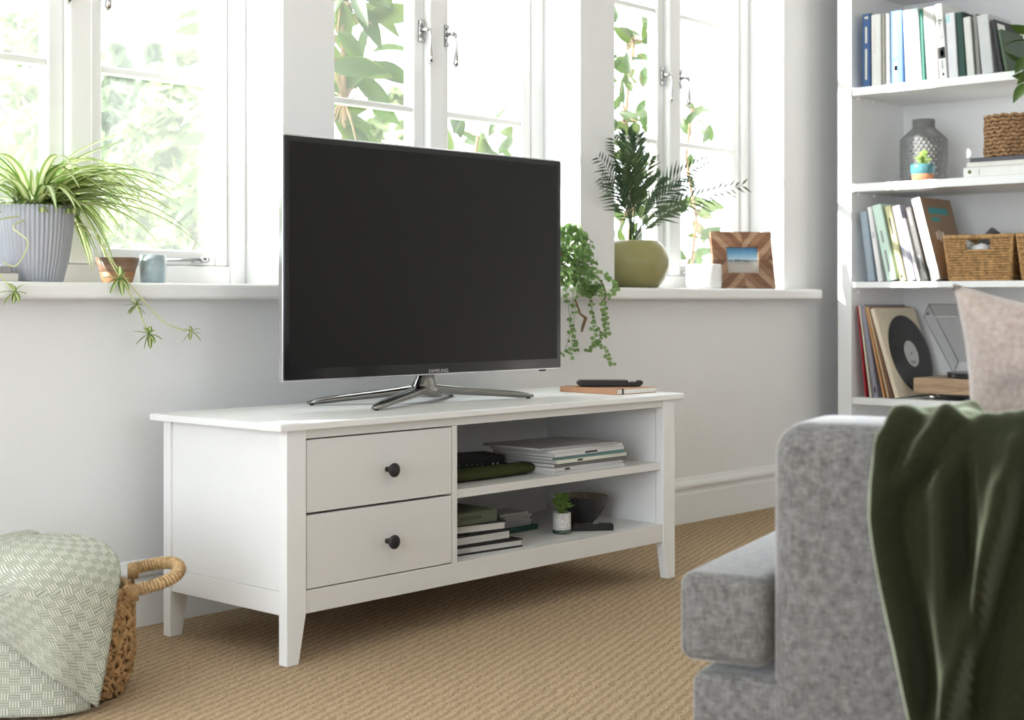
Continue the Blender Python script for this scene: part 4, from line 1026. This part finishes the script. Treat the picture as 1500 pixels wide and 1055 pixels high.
# lid hinged at the back, tipped open
lid = MB(); th = .003; LW, LD, LH = W-.004, .325, .060
lid.box(-LD, 0, -LW, 0, LH-th, LH); lid.box(-LD, 0, -th, 0, 0, LH-th); lid.box(-LD, 0, -LW, -LW+th, 0, LH-th); lid.box(-LD, -LD+th, -LW+th, -th, 0, LH-th)
lo = obj('lid', lid, ACRYL, rp, loc=(.318, -.002, .082), rot=(0, R(42), 0))
LE = mat('acrylic_edge', (.10, .10, .105), .3)
ed = MB()
for (a, b) in (((-LD, 0, LH), (0, 0, LH)), ((-LD, 0, 0), (0, 0, 0)), ((-LD, 0, 0), (-LD, 0, LH)), ((-LD, -LW, 0), (-LD, 0, 0)), ((-LD, -LW, LH), (-LD, 0, LH)), ((-LD, -LW, LH), (0, -LW, LH)), ((-LD, -LW, 0), (0, -LW, 0)), ((-LD, -LW, 0), (-LD, -LW, LH)), ((0, 0, 0), (0, 0, LH))):
    ed.tube([a, b], .0014, 5)
ed.tube([(-LD+.02, 0, LH*.5), (-LD+.02, .003, LH*.5)], .006, 8)
obj('lid_edge', ed, LE, lo)

# ------------------------------------------------------------------ vase shelf
zV = SHELF['vase']+.0004
t = thing('vase', 'dark grey dimpled ceramic bottle vase on the second shelf', 'vase', (3.165, .190, zV))
VG = mat('grey_ceramic', (.16, .16, .16), .28, .5, var=.08, vscale=15)
obj('body', MB().lathe([(.064, 0), (.068, .002), (.083, .016), (.084, .022), (.084, .165), (.082, .170), (.044, .204), (.041, .208), (.041, .236), (.039, .239), (.036, .238), (.036, .21)], 48), VG, t, autos=True)
dm = MB()
for j in range(11):
    for k in range(30):
        a = 2*pi*(k+.5*(j % 2))/30; z = .030+.0128*j
        dm.lathe([(.0062, 0), (.0045, .0018), (.0006, .0024)], 6, Matrix.Translation((.0838*cos(a), .0838*sin(a), z)) @ Matrix.Rotation(a, 4, 'Z') @ Matrix.Rotation(pi/2, 4, 'Y'), cap=False)
stuff(obj('dimples', dm, VG, t, smooth=True))
t = thing('potted_succulent', 'lime green succulent in a small teal and terracotta pot beside the vase', 'plant', (3.015, .118, zV))
obj('pot', MB().lathe([(.036, 0), (.037, .002), (.0395, .022), (.0385, .0225)], 32, cap=False).lathe([(.036, 0), (.004, .0005)], 32, cap=False), TERRA, t, smooth=True)
obj('glazed_band', MB().lathe([(.0395, .0222), (.0425, .030), (.0440, .048), (.0425, .0575), (.0395, .058), (.0385, .045)], 32, cap=False), mat('teal_glaze', (.075, .215, .245), .22, .5, var=.12, vscale=40), t, smooth=True)
obj('soil', MB().lathe([(.0395, .044), (.0395, .052)], 20), SOIL, t)
rng = random.Random(9); mb = MB()
for k in range(26):
    a = rng.uniform(0, 2*pi); r = rng.uniform(0, .034); z = .062+.045*(1-(r/.04)**2)*rng.uniform(.4, 1)
    mb.tube([(r*.5*cos(a), r*.5*sin(a), .05), (r*cos(a), r*sin(a), z)], .0015, 5); rosette(mb, (r*cos(a), r*sin(a), z), .013, 9, rng)
stuff(obj('foliage', mb, GREENS[2], t, smooth=True))
# stacked flat books with the woven pot on top
z = zV; yb = ypx(1411, 258, 3.0)
def stack(label, u0, z, t, h, m, d=.23, x=3.0, pages=PAPER, **k):
    y0 = ypx(u0, 250, x)
    return book(label, d, t, h, m, (x, y0, z), (pi/2, 0, 0), pages, **k)
b = stack('thick white book at the bottom of the flat pile under the woven pot', 1411, z, .034, .33, M('white_h', (.74, .73, .71))); z += .0342
obj('emblem', MB().lathe([(.007, 0), (.007, .0006)], 14), mat('emblem_olive', (.10, .13, .05), .6), b, loc=(-.0002, .019, .024), rot=(0, -pi/2, 0))
for k in range(3): obj('print', MB().box(-.0004, .0002, .008+.007*k, .012+.007*k, .056, .062), inkr, b)
stack('thin cream book in the middle of the flat pile', 1416, z, .018, .32, M('cream_b', (.68, .66, .62)), .22); z += .0182
stack('slim slate grey book on top of the flat pile', 1420.5, z, .0145, .31, M('slate', (.10, .10, .12)), .21); z += .0147
def knots(mb, R0, H, rows, n, rng, sq=False):
    for j in range(rows):
        for k in range(n):
            a = 2*pi*(k+.5*(j % 2))/n; z = H*(j+.5)/rows
            rr = R0*(1+.03*rng.uniform(-1, 1))
            Mm = Matrix.Translation((rr*cos(a), rr*sin(a), z)) @ Matrix.Rotation(a, 4, 'Z') @ Matrix.Rotation(R(28 if (k+j) % 2 else -18), 4, 'X')
            w = 2*pi*R0/n*.66
            mb.tube([(0, -w, 0), (.004, -w*.4, .0), (.004, w*.4, 0), (0, w, 0)], [H/rows*.25, H/rows*.42, H/rows*.42, H/rows*.25], 6, M=Mm)
t = thing('woven_pot', 'brown knotted seagrass pot standing on the flat pile of books', 'basket', (3.098, -.182, z))
obj('body', MB().lathe([(.082, 0), (.086, .01), (.088, .075), (.085, .145), (.080, .145), (.082, .07), (.07, .012)], 36), SEAGRASS, t, smooth=True)
mb = MB(); rng = random.Random(2); knots(mb, .0885, .150, 11, 34, rng)
stuff(obj('weave', mb, SEAGRASS, t, smooth=True))

# ------------------------------------------------------------------ wicker baskets on the middle shelf
zM = SHELF['mid']+.0004
def wicker(label, y0, wtop, wbot, dep, h, hole=True, group=None):
    """front face in the plane x=0, left end at y=0"""
    t = thing('wicker_basket', label, 'basket', (3.000, y0, zM), group=group)
    rows = 17; nseg = 22
    mb = MB()
    for j in range(rows):
        f = (j+.5)/rows; z = h*f; wd = wbot+(wtop-wbot)*f; inset = (wtop-wd)/2; di = (dep*.06)*(1-f)
        c = [(di, -inset), (dep-di, -inset), (dep-di, -inset-wd), (di, -inset-wd)]
        path = []
        for k in range(4):
            a = Vector(c[k]); b = Vector(c[(k+1) % 4]); n = nseg
            for s in range(n):
                p = a.lerp(b, s/n); o = Vector((b-a).normalized()); nn = Vector((o.y, -o.x))*(-1)
                off = .0026*(1 if (s+j) % 2 else -1)
                path.append((p.x+nn.x*off, p.y+nn.y*off, z))
        if hole and .70 < f < .93:
            # leave the hand hole open in the front face
            fr = []
            for (x, y, zz) in path: fr.append((x, y, zz))
            segs = []; cur = []
            for q in fr + [fr[0]]:
                inh = q[0] < di+.006 and -inset-wd*.64 < q[1] < -inset-wd*.36
                if inh:
                    if len(cur) > 1: segs.append(cur)
                    cur = []
                else: cur.append(q)
            if len(cur) > 1: segs.append(cur)
            for sgm in segs: mb.tube(sgm, h/rows*.56, 5)
        else: mb.tube(path, h/rows*.56, 5, closed=True)
    stuff(obj('woven_sides', mb, WICKER, t, smooth=True))
    rim = [(0, 0, h), (dep, 0, h), (dep, -wtop, h), (0, -wtop, h)]
    pts = []
    for k in range(4):
        a = Vector(rim[k]); b = Vector(rim[(k+1) % 4]); pts += [a.lerp(b, s/12) for s in range(12)]
    obj('rim', MB().tube(pts, .0075, 8, closed=True, twist=lambda i, a: 1+.15*sin(a*2+i*1.9)), WICKER, t, smooth=True)
    for (yy, f) in ((0, 0), (-wtop, 1)):
        for xx in (0, dep):
            yb = -(wtop-wbot)/2 if f == 0 else -(wtop+wbot)/2
            xb = dep*.06 if xx == 0 else dep*.94
            obj('corner_stake', MB().tube([(xb, yb, 0.004), (xx, yy, h)], .006, 6), WICKER, t, smooth=True)
    obj('base', MB().box(dep*.07, dep*.93, -(wtop+wbot)/2, -(wtop-wbot)/2, 0.0, .008), WICKER, t)
    return t
yb0 = ypx(1383.5, 346, 3.0)
wk = wicker('wicker basket with a cut out handle holding folded cloths on the middle shelf', yb0, .250, .222, .27, .155)
wicker('second wicker basket at the right edge of the middle shelf', yb0-.268, .250, .222, .27, .155, True)
def drape_pile(name, label, loc, w, d, h, m, seed, peaks):
    rng = random.Random(seed); v = []; f = []; n = 22
    for j in range(n+1):
        for i in range(n+1):
            x = d*(i/n-.5); y = w*(j/n-.5); e = min(1, min(i, n-i)/3)*min(1, min(j, n-j)/3)
            z = -.02+e*(h*.5)
            for (px_, py_, ph, pw) in peaks: z += e*ph*math.exp(-(((x-px_)/pw)**2+((y-py_)/pw)**2))
            z += e*.004*sin(9*i/n*3+j*.9)
            v.append((x, y, z))
    for j in range(n):
        for i in range(n): f.append((j*(n+1)+i, j*(n+1)+i+1, (j+1)*(n+1)+i+1, (j+1)*(n+1)+i))
    o = obj(name, mesh(name, v, f, None, True), m, loc=loc)
    md = o.modifiers.new('solid', 'SOLIDIFY'); md.thickness = .004
    return tag(o, label, 'cloth')
DK = fabric_mat('charcoal_cloth', (.030, .028, .028), (.06, .056, .056), 120, 400, .3, .001, .3)
LT = fabric_mat('white_cloth', (.55, .54, .55), (.75, .74, .75), 120, 400, .3, .001, .3)
drape_pile('folded_cloth', 'crumpled charcoal cloth rising out of the wicker basket', (3.135, yb0-.158, zM+.135), .155, .20, .05, DK, 1, [(-.02, .030, .052, .032), (.0, -.04, .022, .03)])
drape_pile('folded_cloth', 'white cloth showing at the handle hole of the wicker basket', (3.110, yb0-.046, zM+.110), .070, .18, .06, LT, 2, [(-.04, .0, .028, .03)])
cl2 = obj('folded_cloth', MB().tube([(3.030, yb0-.155, zM+.112), (3.030, yb0-.125, zM+.116), (3.030, yb0-.092, zM+.112)], [.012, .017, .012], 10), LT, smooth=True)
tag(cl2, 'rolled white cloth right behind the basket handle hole', 'cloth')
# leafy plant whose leaves reach in at the right edge
t = thing('leafy_plant', 'green leafy plant peeping in at the right edge of the bookcase', 'plant', (3.09, -.40, SHELF['top']+.0004))
obj('pot', MB().lathe([(.045, 0), (.06, .09), (.056, .09), (.05, .06)], 28), mat('white_pot', (.7, .7, .69), .4), t, smooth=True)
rng = random.Random(77)
lm = [leaf_mesh('leaf', .075, .038, .3, .3) for _ in range(2)]
for k, me in enumerate(lm): me.materials.append(CL[k])
PBp = Vector((3.09, -.40, SHELF['top']))
stm = MB()
for (u, v) in ((1499, 60), (1500, 82), (1497, 88), (1496, 122), (1503, 100), (1510, 70), (1512, 110), (1506, 45)):
    q = onX(u+6, v, 2.945+rng.uniform(-.01, .04))-PBp
    stm.tube([(0, 0, .07), Vector((q.x*.7, q.y*.5, max(.10, q.z+.05))), q], .0014, 5)
    o = obj('leaf', rng.choice(lm), None, t, loc=q); o.rotation_euler = leaf_rot(R(200)+rng.uniform(-.8, .8), rng)
obj('stems', stm, STEMG, t, smooth=True)

# ------------------------------------------------------------------ grey sofa with its throw and cushion
SA = R(15.5)
so = thing('sofa', 'light grey heather fabric sofa with a loose seat cushion in the foreground', 'sofa', (-.3439, -1.3728, 0), SA)
SL = 1.75
for x0 in (0, SL-.20):
    obj('arm', MB().box(x0, x0+.20, -.82, 0, .055, .600), SOFA, so, bevel=.042, seg=6, smooth=True)
obj('base', MB().box(.012, SL-.012, -.80, .108, .070, .272), SOFA, so, bevel=.018, seg=4, smooth=True)
obj('backrest', MB().box(.205, SL-.205, -.84, -.62, .275, .80), SOFA, so, bevel=.05, seg=5, smooth=True)
def puff(poly, z0, z1, bev, name, crown=.012):
    o = obj(name, MB().prism(poly, z0, z1, 'z'), SOFA, so, bevel=bev, seg=5, smooth=True)
    bm = bmesh.new(); bm.from_mesh(o.data); bmesh.ops.recalc_face_normals(bm, faces=bm.faces); bm.to_mesh(o.data); bm.free()
    return o
puff([(.010, .004), (.010, .124), (.872, .124), (.872, -.615), (.208, -.615), (.208, .004)], .284, .400, .018, 'seat_cushion')
puff([(.878, .124), (SL-.010, .124), (SL-.010, .004), (SL-.208, .004), (SL-.208, -.615), (.878, -.615)], .284, .400, .018, 'seat_cushion')
for (x, y) in ((.08, .04), (SL-.08, .04), (.08, -.74), (SL-.08, -.74)):
    obj('leg', MB().lathe([(.016, 0), (.024, .066)], 14), wood_mat('dark_leg', (.05, .03, .02), (.10, .06, .04)), so, loc=(x, y, 0))
# olive throw over the arm
def throw():
    n, m = 120, 110; v = []; f = []; uv = []
    # path across the arm: (x, z) from the inside, over the top and down the outside
    key = [(.216, .560), (.208, .590), (.185, .603), (.12, .606), (.045, .606), (.004, .598), (-.014, .570), (-.026, .52), (-.028, .40), (-.030, .26), (-.032, .10), (-.033, .03)]
    seg = [0]
    for a, b in zip(key, key[1:]): seg.append(seg[-1]+math.dist(a, b))
    T = seg[-1]
    def at(s):
        s *= T
        for i in range(len(seg)-1):
            if s <= seg[i+1]+1e-9:
                q = (s-seg[i])/(seg[i+1]-seg[i]); return (key[i][0]+(key[i+1][0]-key[i][0])*q, key[i][1]+(key[i+1][1]-key[i][1])*q, i+q)
        return (*key[-1], len(key)-1)
    def edge(z, i):
        if i < 3: return -.245+.02*i
        if i < 6: return -.185+.014*(i-3)
        return -.145-.30*max(0, .50-z)**1.25*1.05
    for j in range(m+1):
        s = j/m; x, z, i = at(s); ye = edge(z, i)
        x2, z2, _ = at(min(1, s+.01)); x1, z1, _ = at(max(0, s-.01))
        tx, tz = x2-x1, z2-z1; ln = math.hypot(tx, tz) or 1; nx, nz = (tz/ln, -tx/ln) if True else (0, 0)
        # outward normal points away from the arm's centre
        if (x-.1)*nx+(z-.4)*nz < 0: nx, nz = -nx, -nz
        down = max(0, .60-z)
        for k in range(n+1):
            q = k/n; y = ye + (-.78-ye)*q
            g = lambda c, wd: math.exp(-((y-c)/wd)**2)
            on = max(.15, min(1, down/.07)) if i > 4 else .15
            d = .026 if i > 5 else (.008 if i < 4 else .008+.018*max(0, (i-4)/1.0))
            d += .026*g(ye-.008, .014)*(.15+.85*on)                                             # rolled front edge
            d -= .022*g(ye-.036, .012)*on
            d += .030*g(-.187-.62*(z-.548), .012)*max(0, 1-abs(z-.555)/.06)                  # fold running up from the edge
            d -= .020*g(-.212-.62*(z-.548), .010)*max(0, 1-abs(z-.555)/.06)
            d -= .026*g(-.252-.05*(.6-z), .008)*on                                            # deep valley
            d += .016*g(-.226-.02*(.6-z), .014)*on
            d += .046*g(-.312+.245*(.595-z), .0125)*on                                        # ridge swinging forward as it falls
            d -= .020*g(-.342+.245*(.595-z), .013)*on
            d += .034*g(-.395+.16*(.6-z), .016)*on + .036*g(-.50+.1*(.6-z), .02)*on + .03*g(-.61, .02)*on + .03*g(-.70, .02)*on
            d += .010*g(-.290+.10*(.6-z), .006)*on + .004*sin(y*88+s*9+2*sin(y*31))*on + .0008*sin(y*170+s*5)
            d = max(d, .004)
            if i > 6: d += .015*min(1, down/.3)
            v.append((x+nx*d, y, max(.012, z+nz*d))); uv.append((y, s*T))
    for j in range(m):
        for k in range(n): f.append((j*(n+1)+k, j*(n+1)+k+1, (j+1)*(n+1)+k+1, (j+1)*(n+1)+k))
    o = obj('throw_blanket', mesh('throw_blanket', v, f, uv, True), GREENT, loc=(-.3439, -1.3728, 0), rot=(0, 0, SA))
    md = o.modifiers.new('solid', 'SOLIDIFY'); md.thickness = .005; md.offset = 1
    return tag(o, 'olive green wool throw draped in folds over the sofa arm', 'blanket')
throw()
def pillow():
    n = 40; v = []; f = []; S = .172
    for side in (1, -1):
        for j in range(n+1):
            for i in range(n+1):
                a = 2*i/n-1; b = 2*j/n-1
                e = max(0, (1-a*a))**.5*max(0, (1-b*b))**.5
                pin = 1+.10*(abs(a*b))**3 - .09*(1-abs(a)**1.5)*abs(b)**4 - .09*(1-abs(b)**1.5)*abs(a)**4
                w = .072*e**.75 + .006*sin(6*a+4*b)*e + .008*sin(8*b-5*a)*e + .003*sin(17*b+9*a)*e
                v.append((side*w, S*a*pin, S*b*pin))
    N = (n+1)**2
    for sd in (0, 1):
        for j in range(n):
            for i in range(n):
                q = (sd*N+j*(n+1)+i, sd*N+j*(n+1)+i+1, sd*N+(j+1)*(n+1)+i+1, sd*N+(j+1)*(n+1)+i)
                f.append(q if sd == 0 else q[::-1])
    me = mesh('cushion', v, f, None, True)
    bm = bmesh.new(); bm.from_mesh(me); bmesh.ops.remove_doubles(bm, verts=bm.verts, dist=1e-5); bm.to_mesh(me); bm.free()
    for p in me.polygons: p.use_smooth = True
    o = obj('cushion', me, PINK)
    Ms = Matrix.Translation((-.3439, -1.3728, 0)) @ Matrix.Rotation(SA, 4, 'Z')
    o.matrix_world = Ms @ Matrix.Translation((.318, -.352, .580)) @ Matrix.Rotation(R(10), 4, 'Z') @ Matrix.Rotation(R(-7), 4, 'Y') @ Matrix.Rotation(R(3), 4, 'X')
    return tag(o, 'blush pink plush cushion propped up on the sofa seat', 'cushion')
pillow()

# ------------------------------------------------------------------ straw basket with a sage blanket
BC = Vector((-.448, .186, 0)); TC = Vector((-.502, -.865, 0)); TR = Vector((.865, -.502, 0))
bk = thing('straw_basket', 'round straw basket with rope handles on the floor by the stand', 'basket', BC)
BP = [(.120, .002), (.146, .006), (.162, .04), (.169, .09), (.168, .15), (.163, .195), (.158, .202), (.154, .198), (.160, .14), (.152, .05), (.12, .012)]
obj('body', MB().lathe(BP, 48), STRAW, bk, smooth=True)
rng = random.Random(3); mb = MB()
def brad(z):
    pr_ = BP[1:6]
    for (r0, z0), (r1, z1) in zip(pr_, pr_[1:]):
        if z <= z1: return r0+(r1-r0)*(z-z0)/(z1-z0)
    return pr_[-1][0]
rows = 19
for j in range(rows):
    z = .012+.182*j/(rows-1); r = brad(z)+.0015
    for k in range(60):
        a = 2*pi*(k+rng.uniform(-.3, .3))/60
        tilt = R(38 if j % 2 else -38)+rng.uniform(-.4, .4)
        L = .0175*rng.uniform(.7, 1.2); w = .0040*rng.uniform(.6, 1.35)
        Mm = Matrix.Translation((r*cos(a), r*sin(a), z)) @ Matrix.Rotation(a, 4, 'Z') @ Matrix.Rotation(tilt, 4, 'X')
        mb.tube([(-.002, -L, 0), (.0035, -L*.5, 0), (.0045, 0, 0), (.0035, L*.5, 0), (-.002, L, 0)], [w*.6, w, w*1.05, w, w*.6], 6, M=Mm, flat=1.0)
stuff(obj('weave', mb, STRAW, bk, smooth=True))
obj('rim', MB().tube([(.161*cos(a), .161*sin(a), .200) for a in [2*pi*i/72 for i in range(72)]], .0065, 8, closed=True, twist=lambda i, a: 1+.2*sin(a*2+i*1.3)), STRAW, bk, smooth=True)
for sgn in (1, -1):
    d0 = (TR*.93+TC*.05).normalized()*sgn; tn = Vector((-d0.y, d0.x, 0)); c = d0*.165 + Vector((0, 0, .206))
    lp = []
    for i in range(61):
        q = i/60; a = -pi/2+pi*q
        # long loop leaning up and out from the rim
        side = .042*sin(a) if abs(sin(a)) < 1 else .042*sin(a)
        out = .002+.092*max(0, cos(a))**.55
        lp.append(c + tn*side*(1.0) + d0*out + Vector((0, 0, .004+.20*out + .014*side/.042)))
    cum = [0]
    for i in range(60): cum.append(cum[-1]+(lp[i+1]-lp[i]).length)
    rs = []
    for k in range(61):
        q = cum[-1]*k/60; i = max(j for j in range(60) if cum[j] <= q+1e-9)
        rs.append(lp[i].lerp(lp[i+1], (q-cum[i])/max(1e-9, cum[i+1]-cum[i])))
    lp = rs; n = len(lp)
    hd = obj('handle', MB().tube(lp, .0092, 12), ROPE, bk, smooth=True)
    # rope twine binding
    fine = MB()
    tot = 0; hel = []
    for i in range(n-1):
        for s in range(6):
            p = lp[i].lerp(lp[i+1], s/6); tg = (lp[i+1]-lp[i]).normalized(); nn = tg.orthogonal().normalized(); bb = tg.cross(nn)
            th = (i*6+s)*.62
            up_ = Vector((0, 0, 1)); up_ = (up_-tg*up_.dot(tg)).normalized(); sd = tg.cross(up_)
            hel.append(p + up_*(.0100*cos(th)) + sd*(.0100*sin(th)))
    obj('twine', fine.tube(hel, .0031, 6), ROPE, hd, smooth=True)
    for e in (lp[0], lp[-1]):
        kn = MB()
        for k in range(5):
            rr = .0135; ph = rng.uniform(0, 6.28)
            kn.tube([e + d0*(-.004+.004*k) + tn*(rr*cos(2*pi*i/14+ph)) + Vector((0, 0, rr*sin(2*pi*i/14+ph)-.004)) for i in range(14)], .0028, 5, closed=True)
        kn.tube([e+Vector((0, 0, -.005)), e+d0*.006+Vector((0, 0, -.03)), e+d0*.002+Vector((0, 0, -.055))], [.004, .003, .001], 5)
        stuff(obj('binding', kn, ROPE, hd, smooth=True))

bl = thing('folded_blanket', 'sage green basket weave blanket heaped in and over the straw basket', 'blanket', BC+Vector((0, 0, 0.0)))
def dirp(ph): return TC*cos(ph)+TR*sin(ph)
def sheet(name, fn, nu, nv, m, th=.004):
    v = []; f = []; uv = []
    for j in range(nv+1):
        for i in range(nu+1):
            p, q = fn(i/nu, j/nv); v.append(p); uv.append(q)
    for j in range(nv):
        for i in range(nu): f.append((j*(nu+1)+i, j*(nu+1)+i+1, (j+1)*(nu+1)+i+1, (j+1)*(nu+1)+i))
    o = obj(name, mesh(name, v, f, uv, True), m, bl)
    md = o.modifiers.new('solid', 'SOLIDIFY'); md.thickness = th; md.offset = 0
    return o
PLAIN = mat('sage_plain', (.40, .43, .34), .95, .1, var=.1, vscale=60, bump=.4, bscale=500)
def dome(u, w):
    ph = 2*pi*u; r = .004+.142*w
    z = .288-.085*w**3.0 + .006*sin(3*ph+5*w)*w - .03*math.exp(-((ph-5.6)/.35)**2-((w-.7)/.2)**2)
    return dirp(ph)*r+Vector((0, 0, z)), (r*cos(ph), r*sin(ph))
sheet('mound', dome, 64, 24, PLAIN)
def over(u, w):
    # from the crown of the heap, over the rim and down the outside of the basket
    topw = .52
    if w < topw:
        q = w/topw; r = .01+.182*math.sin(q*pi/2)**.9; z = .306-.080*q**1.9
        phm = R(84)-R(38)*q
    else:
        q = (w-topw)/(1-topw); r = .192+.012*q; phm = R(46)-R(17)*q
        z = None
    ph = -R(165)+(phm+R(165))*u
    hem = .012+max(0, (R(29)-ph))*.165
    hem = min(hem, .17)
    if z is None: z = .226+(hem-.226)*q
    wr = 0
    dn = math.exp(-((math.degrees(ph)+30)/16)**2)
    if w < topw: z += -.026*dn*math.exp(-((w/topw-.72)/.16)**2) + .010*dn*math.exp(-((w/topw-.98)/.12)**2) + .006*sin(4*ph+1)*(w/topw)
    else: wr = .006*sin(5.5*ph+.8)*q + .004*sin(13*ph)*q
    if ph > 0 and w < topw: r *= 1-.10*sin(ph)*(w/topw)*(1-(w/topw)**6)
    p = dirp(ph)*(r+wr)+Vector((0, 0, z))
    a_, b_ = .19*ph*(1 if w >= topw else .35+.65*(w/topw)), w*.46
    return p, (a_*.92-b_*.39, a_*.39+b_*.92)
sheet('top_layer', over, 110, 80, WEAVE)
def under(u, w):
    ph = -R(165)+(R(27)+R(165))*u
    r = .1815+.010*w+.003*sin(9*ph)*w; z = .19+(.008-.19)*w
    return dirp(ph)*r+Vector((0, 0, z)), (.19*ph+.013, .25*w)
sheet('under_layer', under, 80, 24, WEAVE, .003)
